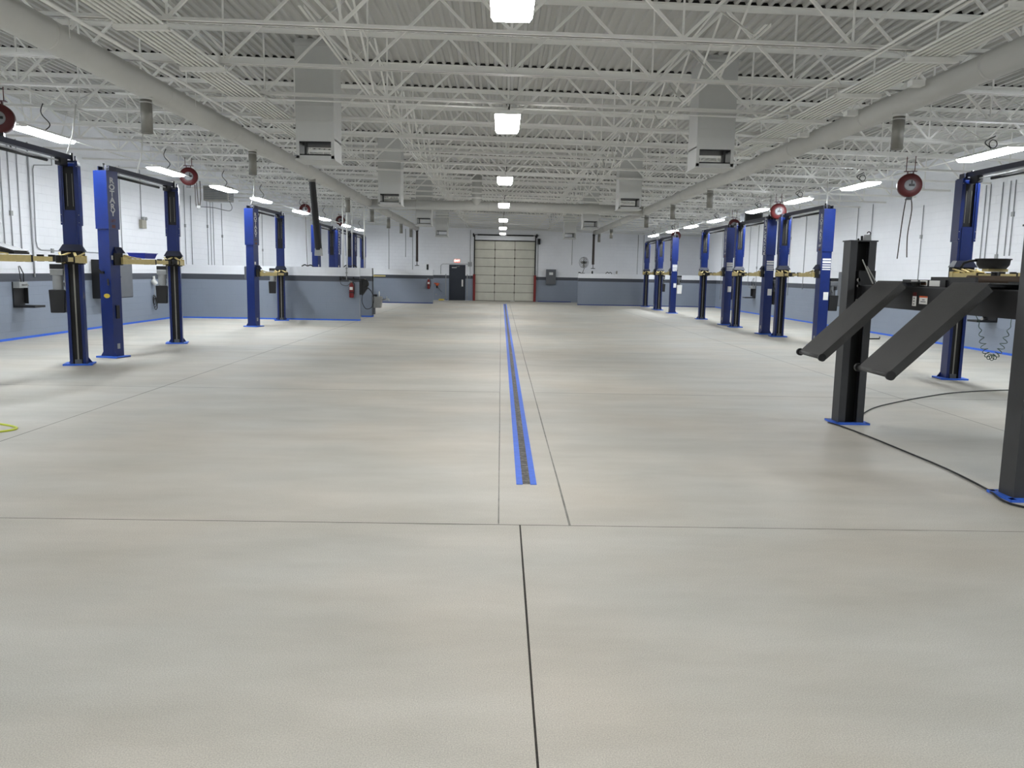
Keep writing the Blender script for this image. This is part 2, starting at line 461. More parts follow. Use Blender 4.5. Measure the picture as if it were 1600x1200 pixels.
def joist():
    top = MB(); bot = MB(); web = MB()
    for sy in (-1, 1):
        # double angles, back to back with a gap
        slope_bar(bot, XL, XR, sy * 0.012, sy * 0.018, 0.0, 0.046, zc)
        slope_bar(bot, XL, XR, min(sy * 0.012, sy * 0.055), max(sy * 0.012, sy * 0.055), 0.0, 0.007, zc)
        slope_bar(top, XL, XR, sy * 0.012, sy * 0.018, -0.0, 0.065, ztop)
        slope_bar(top, XL, XR, min(sy * 0.012, sy * 0.075), max(sy * 0.012, sy * 0.075), 0.060, 0.068, ztop)
    P = 1.9
    x = -0.87 - P * 5.5
    while x < XR:
        xa, xb, xc = x, x + P / 2, x + P       # bottom node, top apex, bottom node
        for (p, q) in ((xa, xb), (xc, xb)):
            if XL < p < XR and XL < q < XR:
                web.bar((p, 0, zc(p) + 0.03), (q, 0, ztop(q) + 0.03), 0.034, 0.034)
        if XL < xa < XR:
            web.bar((xa, 0, zc(xa) + 0.03), (xa, 0, ztop(xa) + 0.02), 0.022, 0.022)
        x += P
    return top, bot, web
jt, jb, jw = joist()
jt = jt.build('top_chord', WHITE_STEEL); jb = jb.build('bottom_chord', WHITE_STEEL); jw = jw.build('web', WHITE_STEEL)
ug = MB()  # dark lining in the flutes stands in for the shade above the chords
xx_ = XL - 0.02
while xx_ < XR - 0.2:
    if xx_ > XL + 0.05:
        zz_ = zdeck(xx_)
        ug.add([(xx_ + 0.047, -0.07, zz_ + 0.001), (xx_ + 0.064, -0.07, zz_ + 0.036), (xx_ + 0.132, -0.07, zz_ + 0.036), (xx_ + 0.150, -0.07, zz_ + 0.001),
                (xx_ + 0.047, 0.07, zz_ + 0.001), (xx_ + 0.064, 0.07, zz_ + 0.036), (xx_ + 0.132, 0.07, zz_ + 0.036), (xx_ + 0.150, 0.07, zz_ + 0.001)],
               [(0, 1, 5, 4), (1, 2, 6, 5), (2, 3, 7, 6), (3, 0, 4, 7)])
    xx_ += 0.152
FLUTE_SHADE = mat('dark_flute_shade', srgb(48, 46, 44), 0.8)
ug = ug.build('flute_shade_lining', FLUTE_SHADE); ug['label'] = 'dark lining painted as shade in the deck flutes above the joist'
first = True; vis = 0
for y in JOISTS:
    if y < 9.0:
        lab = 'white open-web roof joist above the near end, outside the photo'; g = 'roof joists out of view'
    else:
        lab = 'white open-web steel roof joist, %s row away from the camera' % ORD[vis]; vis += 1; g = 'roof joists in view'
    j = thing('roof_joist', lab, 'joist', (0, y, 0), 0, g)
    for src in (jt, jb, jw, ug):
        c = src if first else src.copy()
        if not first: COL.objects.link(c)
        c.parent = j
    first = False

# bridging: crossed rods between neighbouring joists, and the long rods that run along the bottom chords
for xb in (-7.8, -2.15, 2.75, 8.6):
    lab = {-7.8: 'far left', -2.15: 'left of centre', 2.75: 'right of centre', 8.6: 'far right'}[xb]
    mb = MB()
    for sx in (0, 0.05):
        mb.bar((xb + sx, J0 - 0.5, zc(xb) + 0.068), (xb + sx, YF, zc(xb) + 0.068), 0.006 if sx else 0.03, 0.03 if sx else 0.006)
    mb.bar((xb + 0.02, J0 - 0.5, ztop(xb) - 0.012), (xb + 0.02, YF, ztop(xb) - 0.012), 0.03, 0.008)
    tag(mb.build('bridging_angle', WHITE_STEEL), 'long white bridging bar along the joists, %s' % lab, 'bridging')
    proto = None
    for i in range(12, len(JOISTS) - 1):
        if proto is None:
            m1 = MB()
            m1.bar((0, 0.03, 0.07), (0, JS - 0.03, TOPZ - 0.01), 0.03, 0.008)
            m1.bar((0.035, 0.03, TOPZ - 0.01), (0.035, JS - 0.03, 0.07), 0.03, 0.008)
            proto = m1.build('cross_brace', WHITE_STEEL); c = proto
        else:
            c = proto.copy(); COL.objects.link(c)
        c.location = (xb + 0.1, JOISTS[i], zc(xb))
        tag(c, 'white crossed brace behind the %s roof joist, %s' % (ORD[min(i - 12, 25)], lab), 'brace', 'crossed braces %s' % lab)

# thin pipe behind the third joist
tag(MB().tube([(-6.1, 13.44, zc(-6) - 0.03), (4.9, 13.44, zc(4.9) - 0.03)], 0.014, 8).build('ceiling_pipe', WHITE_STEEL),
    'thin white pipe running crosswise below the third joist', 'pipe')

# conduit bundles on struts
for side, xs, ye, lab in ((-1, -4.30, 17.4, 'left'), (1, 4.47, 17.4, 'right')):
    for k in range(8):
        xx = xs + 0.05 + k * 0.07
        z = zc(xs + (0.6 if side > 0 else 0)) - 0.045
        pts = [(xx, 3.0, z), (xx, ye - 1.2 - 0.1 * k, z)]
        if k < 4 and side < 0 or k >= 4 and side > 0:
            pts = [(xx, 3.0, z), (xx, ye, z)]
        tag(MB().tube(pts, 0.017, 8).build('conduit', WHITE_STEEL),
            'white conduit under the joists, %s from the left in the %s bundle' % (ORD[k], lab), 'conduit', 'conduits bundled on the %s' % lab)
    for i, y in enumerate([J0 + JS * k for k in range(-1, 4)]):
        st = MB(); z = zc(xs + (0.6 if side > 0 else 0))
        st.box(xs, xs + 0.6, y - 0.045, y - 0.035, z - 0.105, z - 0.06)
        st.box(xs, xs + 0.6, y + 0.035, y + 0.045, z - 0.105, z - 0.06)
        st.box(xs, xs + 0.6, y - 0.045, y + 0.045, z - 0.11, z - 0.104)
        st.cyl((xs + 0.02, y, z - 0.11), (xs + 0.02, y, zc(xs) + 0.03), 0.006, 8)
        st.cyl((xs + 0.58, y, z - 0.11), (xs + 0.58, y, zc(xs + 0.58) + 0.03), 0.006, 8)
        tag(st.build('strut_channel', WHITE_STEEL), 'white channel carrying the %s conduit bundle, %s one from the front' % (lab, ORD[i]), 'strut', 'strut channels on the %s' % lab)
# separate long pipes beside the bundles
tag(MB().tube([(-4.45, 3, zc(-4.1) - 0.16), (-4.45, 16.6, zc(-4.1) - 0.16)], 0.022, 8).build('ceiling_pipe', WHITE_STEEL), 'single white pipe beside the left conduit bundle', 'pipe')
for k in (0, 1):
    tag(MB().tube([(4.1 + 0.07 * k, 3, 4.24), (4.1 + 0.07 * k, 13.2, 4.24), (3.98 + .07 * k, 13.45, 4.24), (3.98 + .07 * k, 15.6, 4.24)], 0.015, 8).build('ceiling_pipe', WHITE_STEEL),
        ('left' if k == 0 else 'right') + ' one of two white pipes running to the right hanging box', 'pipe', 'paired pipes on the right')
for x, ys in ((5.06, (10.3, 12.2, 14.1)), ):
    for y in ys:
        mb = MB(); mb.cbox((x + 0.0, y + 0.1, 4.14), (0.16, 0.13, 0.07)); mb.tube([(x, y + 0.1, 4.17), (x, y + 0.1, 4.2), (x - 0.1, y - 0.3, 4.245)], 0.012, 8)
        tag(mb.build('junction_box', WHITE_STEEL), 'small white junction box below the right conduit bundle, %s from the front' % ORD[ys.index(y)], 'junction box', 'junction boxes under right conduits')

# ------------------------------------------------------------------ ducts
def duct(x, z, r, y0, y1, lab, name='exhaust_duct'):
    t = thing(name, lab, 'duct', (x, y0, z))
    mb = MB(); Ld = y1 - y0
    mb.tube([(0, 0, 0), (0, Ld * 0.52, 0), (0, Ld * 0.52 + 0.15, 0), (0, Ld, 0)], [r, r, r * 0.93, r * 0.9], 36)
    mb.build('pipe', DUCT, t)
    for yy in [y0 + 1.2 + 3.05 * k for k in range(int((y1 - y0) / 3.05))]:
        rr_ = r if (yy - y0) < Ld * 0.52 else r * 0.93
        M = Matrix.Translation((0, yy - y0, 0)) @ Matrix.Rotation(math.pi / 2, 4, 'X')
        MB().lathe([(rr_, -0.02), (rr_ + 0.006, -0.015), (rr_ + 0.006, 0.015), (rr_, 0.02)], 36, M).build('seam_band', DUCT, t)
    for k, yy in enumerate([J0 + JS * k for k in range(-2, 21, 2)]):
        if y0 < yy < y1:
            MB().tube([(r * 0.98 * s_, yy - y0, 0.0) for s_ in (1,)] + [(r, yy - y0, zc(x) - z + 0.05)], 0.005, 6).build('hanger_rod', WHITE_STEEL, t)
    return t
DL, DR = -4.96, 5.35
duct(DL, 4.22, 0.17, 2.0, 48.6, 'long round white exhaust duct under the roof on the left')
duct(DR, 4.105, 0.152, 2.0, 47.6, 'long round white exhaust duct under the roof on the right')
cd = thing('cross_duct', 'round white duct crossing the hall between the two long ducts', 'duct', (0, 31.12, 0))
MB().tube([(DL + 0.1, 0, 4.2), (-0.95, 0, 4.19), (2, 0, 4.17), (DR - 0.1, 0, 4.13)], 0.175, 36).build('pipe', DUCT, cd)
for xx in (-3.2, -1.4, -0.5, 1.3, 3.2):
    M = Matrix.Translation((xx, 0, 4.19 - 0.004 * (xx + 1))) @ Matrix.Rotation(math.pi / 2, 4, 'Y')
    MB().lathe([(0.172, -0.02), (0.182, -0.015), (0.182, 0.015), (0.172, 0.02)], 36, M).build('seam_band', DUCT, cd)
MB().tube([(-0.95, 0, 4.2), (-0.95, 0, 5.36)], 0.185, 32).build('riser', DUCT, cd)
MB().cyl((-0.95, 0, 4.95), (-0.95, 0, 4.97), 0.195, 32).build('seam_band', DUCT, cd)

def stub(x, y, ztop_, L_, lab, r=0.078):
    t = thing('exhaust_drop', lab, 'exhaust drop', (x, y, ztop_))
    MB().lathe([(r + 0.012, -0.02), (r + 0.012, 0.02)], 24).build('collar', DUCT, t)
    MB().lathe([(r - 0.006, -L_ + 0.01), (r - 0.004, -L_), (r, -L_), (r, 0.0)], 24).build('metal_sleeve', DULL, t)
    M = Matrix.Translation((0, 0, -L_ * 0.12))
    MB().lathe([(r + 0.002, -0.01), (r + 0.004, 0), (r + 0.002, 0.01)], 24, M).build('band', STEEL, t)
STUBL = [11.85, 16.75, 26.9, 31.9, 36.5, 41.1, 45.5]
for i, y in enumerate(STUBL):
    stub(DL, y, 4.055, 0.47, 'short steel sleeve hanging from the left duct, %s from the front' % ORD[i])
STUBR = [11.4, 21.5, 26.1, 30.8, 40.6, 45.6]
for i, y in enumerate(STUBR):
    stub(DR, y, 3.955, 0.45, 'short steel sleeve hanging from the right duct, %s from the front' % ORD[i])
cp = thing('duct_outlet', 'dark open outlet ring in the underside of the right duct', 'outlet', (DR, 16.75, 3.95))
MB().lathe([(0.07, -0.04), (0.085, -0.04), (0.085, 0.03)], 24).build('ring', DUCT, cp)
MB().lathe([(0.069, -0.035), (0.001, -0.034)], 24).build('opening', BLACK, cp)

def hose_drop(x, y, z0, z1, dx, dy, lab, nozzle=True, r=0.075):
    t = thing('exhaust_hose', lab, 'hose', (x, y, 0))
    mb = MB(); pts = []; rs = []
    N = 60
    for i in range(N + 1):
        s_ = i / N
        pts.append((dx * s_, dy * s_, z0 + (z1 - z0) * s_)); rs.append(r * (1.0 + 0.035 * (i % 2)) * (1 + 0.1 * s_))
    mb.tube(pts, rs, 18); mb.build('hose', RUBBER if r > 0.07 else HOSED, t)
    MB().cyl((0, 0, z0 + 0.03), (0, 0, z0 - 0.06), r + 0.014, 20).build('clamp', DULL if nozzle else BLACK, t)
    if nozzle:
        nz = MB(); nz.taper((dx, dy, z1 - 0.17), (0.20, 0.14, 0), (dx, dy, z1 + 0.03), (0.17, 0.15, 0))
        nz.build('nozzle', LGREY, t, bevel=0.01)
    else:
        nz = MB(); nz.tube([(dx, dy, z1), (dx, dy, z1 - 0.22)], 0.02, 8); nz.tube([(dx - 0.12, dy, z1 - 0.22), (dx + 0.12, dy, z1 - 0.22)], 0.018, 8)
        nz.build('handle', BLACK, t)
hose_drop(DL, 21.9, 4.06, 2.28, 0.06, 0.4, 'thick black flexible hose hanging from the left duct with grey nozzle', True, 0.082)
hose_drop(DL + 0.05, 48.3, 4.08, 2.3, 0, 0, 'slim dark hose hanging at the far end of the left duct', False, 0.065)
hose_drop(DR - 0.1, 47.3, 3.98, 2.3, 0, 0, 'slim dark hose hanging at the far end of the right duct', False, 0.065)

# ------------------------------------------------------------------ square supply boxes
def supply_box(x0, x1, y0, side, lab):
    t = thing('air_supply_box', lab, 'air duct', (x0, y0, 3.52))
    W = x1 - x0; D = 0.64; zt = zdeck((x0 + x1) / 2) - 3.52 + 0.02
    b = MB()
    th = 0.02
    b.box(0, W, D - th, D, 0.30, zt); b.box(0, W, D - th, D, 0.02, 0.075); b.box(0, 0.05, D - th, D, 0.075, 0.30); b.box(W - 0.05, W, D - th, D, 0.075, 0.30); b.box(0, th, th, D - th, 0.02, zt); b.box(W - th, W, th, D - th, 0.02, zt)
    b.box(0, W, 0, th, 0.30, zt); b.box(0, 0.05, 0, th, 0.02, 0.30); b.box(W - 0.05, W, 0, th, 0.02, 0.30); b.box(0, W, 0, th, 0.02, 0.075)
    b.box(0, W, th, D - th, 0.33, 0.35)
    b.build('casing', BOXW, t)
    MB().box(-0.02, W + 0.02, -0.02, D + 0.02, -0.0, 0.022).build('bottom_flange', BOXW, t)
    # dark louvre frame inside the opening
    f = MB()
    f.box(0.05, W - 0.05, 0.02, 0.6, 0.285, 0.30); f.box(0.05, W - 0.05, 0.03, 0.05, 0.0755, 0.10)
    xx = 0.13 if side < 0 else W - 0.16
    f.box(xx, xx + 0.03, 0.03, 0.06, 0.08, 0.29)
    f.build('grille_frame', BLACK, t)
    MB().box(0.10, W - 0.10, 0.57, 0.58, 0.08, 0.10).build('vane', BLACK, t)
    s = MB()
    for zz in (0.62, 0.86, 1.28): s.box(0.0, W, -0.004, 0.0, zz, zz + 0.008)
    s.build('panel_seam', GREY if False else DUCT, t)
    if zt > 1: 
        c = MB(); c.box(-0.03, W + 0.03, -0.03, D + 0.03, zt - 0.12, zt - 0.08); c.build('collar', BOXW, t)
YBX = [13.82, 22.8, 32.75, 42.5]
for i, y in enumerate(YBX):
    supply_box(-3.38, -2.76, y, -1, 'white square air supply box hanging left of centre, %s from the front' % ORD[i])
    supply_box(3.18, 3.80, y, 1, 'white square air supply box hanging right of centre, %s from the front' % ORD[i])

# ------------------------------------------------------------------ lamps
def led_strip(x, y, z, lab, group, L_=1.5, wd=0.30, m_=TUBE_ON, tilt=0.0, name='strip_light'):
    t = thing(name, lab, 'light', (x, y, z), 0, group)
    h = MB()
    hw = wd * 0.49
    pr = [(-hw, 0), (-hw, 0.02), (-wd / 4, 0.06), (wd / 4, 0.06), (hw, 0.02), (hw, 0)]
    M = Matrix(((1, 0, 0, 0), (0, 0, 1, -L_ / 2), (0, 1, 0, 0), (0, 0, 0, 1)))
    h.prism(pr, 0, L_, M); h.build('housing', WHITE_STEEL, t)
    MB().taper((0, 0, -0.045), (wd - 0.06, L_ - 0.05), (0, 0, -0.0005), (wd, L_)).build('diffuser', m_, t)
    return t
def cord(t, x, z, ztop_):
    pts = []
    for i in range(13):
        s_ = i / 12
        pts.append((0.06 * math.sin(s_ * 7.0), 0.1 * math.sin(s_ * 4.0), 0.06 + (ztop_ - z - 0.06) * s_))
    MB().tube(pts, 0.009, 6).build('power_cord', BLACK, t)
SL = [-10.5, -5.6, -0.8, 4.4, 9.6, 14.85, 20.1, 24.2, 27.9, 33.3, 37.6, 42.6, 46.9]
for i, y in enumerate(SL):
    lab = 'lit strip light hung along the left bays, ' + ('outside the photo' if i < 5 else '%s from the front' % ORD[i - 5])
    t = led_strip(-8.0, y, 4.0, lab, 'strip lights over the left bays', 1.55)
    cord(t, -8.0, 4.0, zc(-8))
    MB().tube([(-0.0, 0.55, 0.06), (0.1, 0.62, 0.5)], 0.006, 6).build('hanger_wire', WHITE_STEEL, t)
    MB().tube([(-0.0, -0.55, 0.06), (-0.1, -0.5, 0.5)], 0.006, 6).build('hanger_wire', WHITE_STEEL, t)
SR = [-10.5, -5.8, -1.0, 4.2, 9.2, 14.45, 19.6, 23.65, 27.4, 32.7, 36.9, 40.9, 46.0]
for i, y in enumerate(SR):
    lab = 'lit strip light hung along the right bays, ' + ('outside the photo' if i < 5 else '%s from the front' % ORD[i - 5])
    t = led_strip(8.4, y, 3.93, lab, 'strip lights over the right bays', 1.55)
    cord(t, 8.4, 3.93, zc(8.4))
    pts = [(0.05 + 0.07 * math.cos(a * 0.6), 0.0, 0.17 + 0.07 * math.sin(a * 0.6)) for a in range(12)]
    MB().tube(pts, 0.008, 6).build('coiled_cord', BLACK, t)
HB = [-9.5, -4.6, 0.9, 7.15, 13.2, 21.2, 28.9, 37.0, 43.6, 49.6]
for i, y in enumerate(HB):
    lab = 'bright high-bay light over the centre aisle, ' + ('outside the photo' if i < 3 else '%s from the front' % ORD[i - 3])
    t = led_strip(0.06, y, 4.06, lab, 'high-bay lights over the centre aisle', 1.45, 0.38, BAY_DIM if i == len(HB) - 1 else BAY_ON, 0, 'high_bay_light')
    for yy in (-0.6, 0.6): MB().tube([(0.0, yy, 0.05), (0.0, yy, zdeck(0.06) - 4.06)], 0.003, 6).build('hanger_wire', WHITE_STEEL, t)
    MB().tube([(0.03, 0.1, 0.06), (0.0, 0.1, 0.2), (0.05, 0.1, 0.35), (-0.02, 0.1, 0.3), (0.03, 0.1, 0.22), (0.02, 0.1, 0.75), (0.02, 0.1, zdeck(0.06) - 4.06)], 0.008, 6).build('power_cord', BLACK, t)
# conduit that feeds the side lights
tag(MB().tube([(-8.0, 10.0, 4.04), (-8.0, 46.5, 4.04)], 0.011, 8).build('lighting_conduit', WHITE_STEEL), 'thin white conduit linking the strip lights on the left', 'conduit')
tag(MB().tube([(8.4, 10.0, 3.97), (8.4, 45.5, 3.97)], 0.011, 8).build('lighting_conduit', WHITE_STEEL), 'thin white conduit linking the strip lights on the right', 'conduit')

# ------------------------------------------------------------------ two-post lifts
CH = 3.50
def column_mesh(wd, dp, z0, z1, lip, th=0.014):
    """C-channel, opening towards +y local"""
    mb = MB()
    mb.box(-wd / 2, wd / 2, -dp / 2, -dp / 2 + th, z0, z1)
    mb.box(-wd / 2, -wd / 2 + th, -dp / 2 + th, dp / 2, z0, z1); mb.box(wd / 2 - th, wd / 2, -dp / 2 + th, dp / 2, z0, z1)
    mb.box(-wd / 2 + th, -wd / 2 + th + lip, dp / 2 - th, dp / 2, z0, z1); mb.box(wd / 2 - th - lip, wd / 2 - th, dp / 2 - th, dp / 2, z0, z1)
    return mb

def lift(x, yn, yf, side, lab, rot=0.0, stack=True, labels=False, tank='black', hpu=True, notice=False, group='two-post lifts', dz=0.0):
    """side -1: left row (aisle at +X), +1: right row (aisle at -X). near column opens to +Y, far column to -Y"""
    t = thing('two_post_lift', lab, 'vehicle lift', (x, (yn + yf) / 2, 0), 0, group)
    h = (yf - yn) / 2
    aisle = -side
    for which in (-1, 1):                 # -1 near, +1 far
        # near column opens +Y (rot 0 base), far opens -Y (180)
        # turn the openings towards the aisle by rot
        ang = (0 if which < 0 else math.pi) + (-aisle * rot if which < 0 else aisle * rot)
        M = Matrix.Translation((0, which * h, 0)) @ Matrix.Rotation(ang, 4, 'Z')
        # aisle side in column-local x
        ax_ = aisle if which < 0 else -aisle
        c = column_mesh(0.26, 0.25, 0.012, 3.44, 0.035).build('column', BLUE, t, M=M)
        column_mesh(0.30, 0.285, 2.43, CH, 0.03).build('column_extension', BLUE, c)
        r = MB(); r.box(-0.105, 0.105, -0.09, 0.075, 0.013, 3.42); r.build('shaded_track', SHADE_BLACK, c)  # black core stands for the rails and the shade around them
        r = MB(); r.box(-0.012, 0.012, 0.075, 0.085, 0.1, 1.8); r.build('lift_cable', DULL, c)
        r = MB(); r.box(-0.05, -0.044, 0.075, 0.08, 2.75, 3.3); r.box(0.035, 0.041, 0.075, 0.08, 2.75, 3.3); r.build('equalizer_cable', DULL, c)
        b = MB(); b.box(-0.23, 0.23, -0.19, 0.17, 0, 0.014); b.build('base_plate', BLUE, c)
        b = MB(); b.box(-0.235, 0.235, -0.195, -0.13, 0.0145, 0.03); b.box(-0.235, 0.235, 0.13, 0.175, 0.0145, 0.03)
        b.box(-0.235, -0.15, -0.13, 0.13, 0.0145, 0.03); b.box(0.15, 0.235, -0.13, 0.13, 0.0145, 0.03)
        b.box(-0.237, 0.237, -0.2, -0.195, 0.0, 0.03); b.box(-0.237, 0.237, 0.175, 0.18, 0.0, 0.03)
        b.build('masking_tape', TAPE, c)
        g = MB()
        for sx in (-1, 1):
            g.add([(sx * 0.13, -0.12, 0.014), (sx * 0.2, -0.12, 0.014), (sx * 0.13, -0.12, 0.12), (sx * 0.13, -0.105, 0.014), (sx * 0.2, -0.105, 0.014), (sx * 0.13, -0.105, 0.12)],
                  [(0, 1, 2), (5, 4, 3), (0, 3, 4, 1), (1, 4, 5, 2), (2, 5, 3, 0)])
        g.build('gusset', BLUE, c)
        MB().box(-0.055, 0.055, 0.07, 0.10, 0.014, 0.10).build('cable_anchor', GREY, c)
        # head: top plate and pulleys
        hd = MB(); hd.box(-0.15, 0.15, -0.1, 0.14, CH, CH + 0.012); hd.box(-0.13, -0.11, -0.05, 0.14, CH + 0.012, CH + 0.09); hd.box(0.11, 0.13, -0.05, 0.14, CH + 0.012, CH + 0.09)
        hd.build('head_bracket', NAVY, c)
        MB().cyl((-0.05, 0.02, CH + 0.012), (-0.05, 0.02, CH + 0.15), 0.02, 12).cyl((0.05, 0.02, CH + 0.012), (0.05, 0.02, CH + 0.10), 0.03, 12).build('fitting', BLACK, c)
        bo = MB()
        for zz in (2.47, 2.60, 3.42):
            for sx in (-1, 1): bo.cyl((sx * 0.135, 0.1425, zz), (sx * 0.135, 0.150, zz), 0.007, 8)
        bo.build('bolt', STEEL, c)
        # carriage
        k = MB(); k.box(-0.088, 0.088, 0.094, 0.135, 2.08 + dz, 2.68 + dz); k.build('carriage_cover', BLUE, c)
        cg = MB(); cg.box(-0.15, 0.15, 0.128, 0.16, 1.76 + dz, 1.99 + dz); cg.box(-0.17, -0.135, -0.05, 0.16, 1.76 + dz, 1.99 + dz); cg.box(0.135, 0.17, -0.05, 0.16, 1.76 + dz, 1.99 + dz)
        cg = cg.build('carriage', SHADE_BLACK, t, M=M)
        sk = MB(); sk.taper((0, 0.09, 1.985 + dz), (0.40, 0.24), (0, 0.08, 2.10 + dz), (0.27, 0.17)); sk.build('carriage_skirt', NAVY, cg)
        for sx in (-1, 1):
            # swing arm: pivots at the carriage corner, folded towards the partner column
            a0 = Vector((sx * 0.165, 0.17, 1.835 + dz)); inward = -sx * (0.03 if sx == ax_ else 0.16)
            d = Vector((inward, 1, 0)).normalized(); p1 = a0 + d * 0.86
            ar = MB(); ar.bar(a0, p1, 0.11, 0.10)
            ar.bar(a0 + Vector((0, 0, -0.055)), a0 + Vector((0, 0, 0.075)), 0.12, 0.12)
            ar.bar(a0 + Vector((-sx * 0.13, -0.02, 0.12)), a0 + d * 0.5 + Vector((0, 0, 0.06)), 0.045, 0.02)
            ar.bar(a0 + Vector((sx * 0.03, 0, 0.12)), a0 + d * 0.35 + Vector((0, 0, 0.06)), 0.03, 0.02)
            ar = ar.build('swing_arm', CREAM, t, M=M, bevel=0.004)
            p2 = p1 + d * (0.44 if sx == ax_ else 0.34)
            MB().bar(p1 - d * 0.05, p2, 0.08, 0.07).build('inner_tube', CREAM, ar)
            MB().cyl(p2 + Vector((0, 0, -0.04)), p2 + Vector((0, 0, 0.065)), 0.05, 16).build('lift_pad', BLACK, ar)
            MB().bar(p1 - d * 0.01, p1 + d * 0.025, 0.115, 0.104).build('arm_collar', SHADE_BLACK, ar)
        if which < 0:
            # lettering on the aisle side of the extension
            fx = ax_ * 0.1505
            if stack:
                text('lettering', 'R\nO\nT\nA\nR\nY', 0.15, WHITE, c, facing(ax_, 0, (fx, -0.02, 3.02)), 0.0008, 0.80, 1.2)
                text('lettering', 'LIFT', 0.07, DRED if side < 0 else WHITE, c, facing(ax_, 0, (fx, -0.02, 2.58)), 0.0008)
            else:
                M2 = facing(ax_, 0, (fx, -0.01, 3.0)) @ Matrix.Rotation(math.pi / 2, 4, 'Z')
                text('lettering', 'ROTARY LIFT', 0.19, WHITE, c, M2, 0.0008)
            MB().box(min(fx, fx - ax_ * 0.002), max(fx, fx - ax_ * 0.002), -0.06, 0.03, 2.45, 2.51).build('badge', DRED, c)
            MB().box(min(ax_ * 0.13, ax_ * 0.133), max(ax_ * 0.13, ax_ * 0.133), -0.09, -0.02, 1.86, 1.94).build('data_plate', PAPER, c)
            MB().box(min(ax_ * 0.13, ax_ * 0.134), max(ax_ * 0.13, ax_ * 0.134), -0.04, 0.03, 0.17, 0.27).build('anchor_label', LGREY, c)
            if labels:
                for zz, hh in ((2.14, 0.05), (2.08, 0.03), (2.02, 0.035), (1.965, 0.03), (2.21, 0.045)):
                    MB().box(-0.10, 0.12, -0.1285, -0.125, zz, zz + hh).build('instruction_label', PAPER, c)
            if notice:
                MB().box(-0.02, 0.11, -0.1285, -0.125, 1.20, 1.40).build('notice_sheet', PAPER, c)
        # power unit on the outer side: left lifts carry it on the far column, right lifts on the near one
        if hpu and ((side < 0 and which > 0) or (side > 0 and which < 0)):
            pu = MB(); o_ = -ax_
            pu.box(*sorted((o_ * 0.13, o_ * 0.16)), -0.06, 0.06, 1.3, 1.75)
            pu.cbox((o_ * 0.27, 0, 1.62), (0.20, 0.2, 0.10)); pu.cyl((o_ * 0.27, 0, 1.30), (o_ * 0.27, 0, 1.62), 0.085, 20)
            pu = pu.build('power_unit', LGREY if side < 0 else GREY, t, M=M, bevel=0.004)
            tk = MB(); tk.taper((o_ * 0.28, 0, 0.92), (0.22, 0.2), (o_ * 0.28, 0, 1.32), (0.25, 0.22)); tk.build('oil_tank', {'black': BLACK, 'white': PAPER}[tank], pu, bevel=0.012)
            MB().cyl((o_ * 0.20, -0.1, 1.45), (o_ * 0.20, -0.16, 1.38), 0.012, 8).build('lowering_lever', BLACK, pu)
            MB().cbox((o_ * 0.3, -0.1, 1.5), (0.06, 0.04, 0.09)).build('valve_block', BLACK, pu)
            MB().box(*sorted((o_ * 0.17, o_ * 0.37)), -0.1, 0.1, 1.675, 1.76).build('switch_box', BLACK, pu)
    # overhead beam and padded shut-off bar
    bm = MB(); bm.box(-0.05, 0.05, -h + 0.02, h - 0.02, CH + 0.03, CH + 0.115); bm.build('overhead_beam', NAVY, t)
    sb = MB(); sb.cyl((0, -h + 0.18, CH - 0.015), (0, h - 0.22, CH - 0.015), 0.014, 8); sb = sb.build('shutoff_bar', WHITE, t)
    MB().cyl((0, -h + 0.45, CH - 0.055), (0, h - 0.7, CH - 0.055), 0.024, 10).build('shutoff_pad', BLACK, sb)
    MB().box(-0.05, 0.05, h - 0.36, h - 0.14, CH - 0.085, CH + 0.03).box(-0.03, 0.03, -h + 0.14, -h + 0.2, CH - 0.06, CH + 0.03).build('limit_switch', BLACK, sb)
    return t

XLL, XRR = -7.45, 8.2
RT = math.radians(17)
lift(XLL, 11.45, 14.55, -1, 'blue two-post lift nearest on the left, half cut off by the photo edge', RT, group='two-post lifts on the left')
l2 = lift(XLL, 15.85, 18.97, -1, 'blue two-post lift on the left with a blue tray on its arms', RT, group='two-post lifts on the left')
l3 = lift(XLL, 24.9, 28.05, -1, 'blue two-post lift in front of the nearest left half-height wall', RT, dz=-0.26, group='two-post lifts on the left')
lift(XLL, 33.5, 36.5, -1, 'blue two-post lift behind the left half-height walls, nearest of three', RT, dz=-0.3, group='two-post lifts on the left')
lift(XLL, 37.6, 40.7, -1, 'blue two-post lift behind the left half-height walls, middle of three', RT, False, dz=-0.3, group='two-post lifts on the left')
l6 = lift(XLL, 41.75, 44.7, -1, 'blue two-post lift behind the left half-height walls, farthest of three', RT, dz=-0.36, group='two-post lifts on the left')
R2 = math.radians(5)
lift(8.1, 11.4, 14.5, 1, 'blue two-post lift nearest on the right, beside the black alignment lift', R2, group='two-post lifts on the right')
lift(8.3, 21.2, 24.35, 1, 'second blue two-post lift on the right, behind the black post', R2, True, True, notice=True, group='two-post lifts on the right')
lift(8.22, 25.4, 28.6, 1, 'third blue two-post lift on the right with large upward-reading white lettering', R2, False, True, notice=True, group='two-post lifts on the right')
lift(8.25, 30.0, 33.6, 1, 'fourth blue two-post lift on the right, in the middle distance', R2, True, True, notice=True, group='two-post lifts on the right')
lift(8.05, 38.5, 41.8, 1, 'blue two-post lift on the right with a white oil tank, second farthest', R2, True, True, 'white', notice=True, group='two-post lifts on the right')
lift(8.1, 42.65, 46.0, 1, 'farthest blue two-post lift on the right, beside the far half-height wall', R2, group='two-post lifts on the right')
sa = MB().bar((0.2, -1.1, 1.475), (1.0, -1.0, 1.475), 0.11, 0.10).bar((0.2, -1.1, 1.57), (0.7, -1.04, 1.53), 0.05, 0.02).build('swing_arm', CREAM, l6); sa['label'] = 'cream arm swung out past the half-height wall'
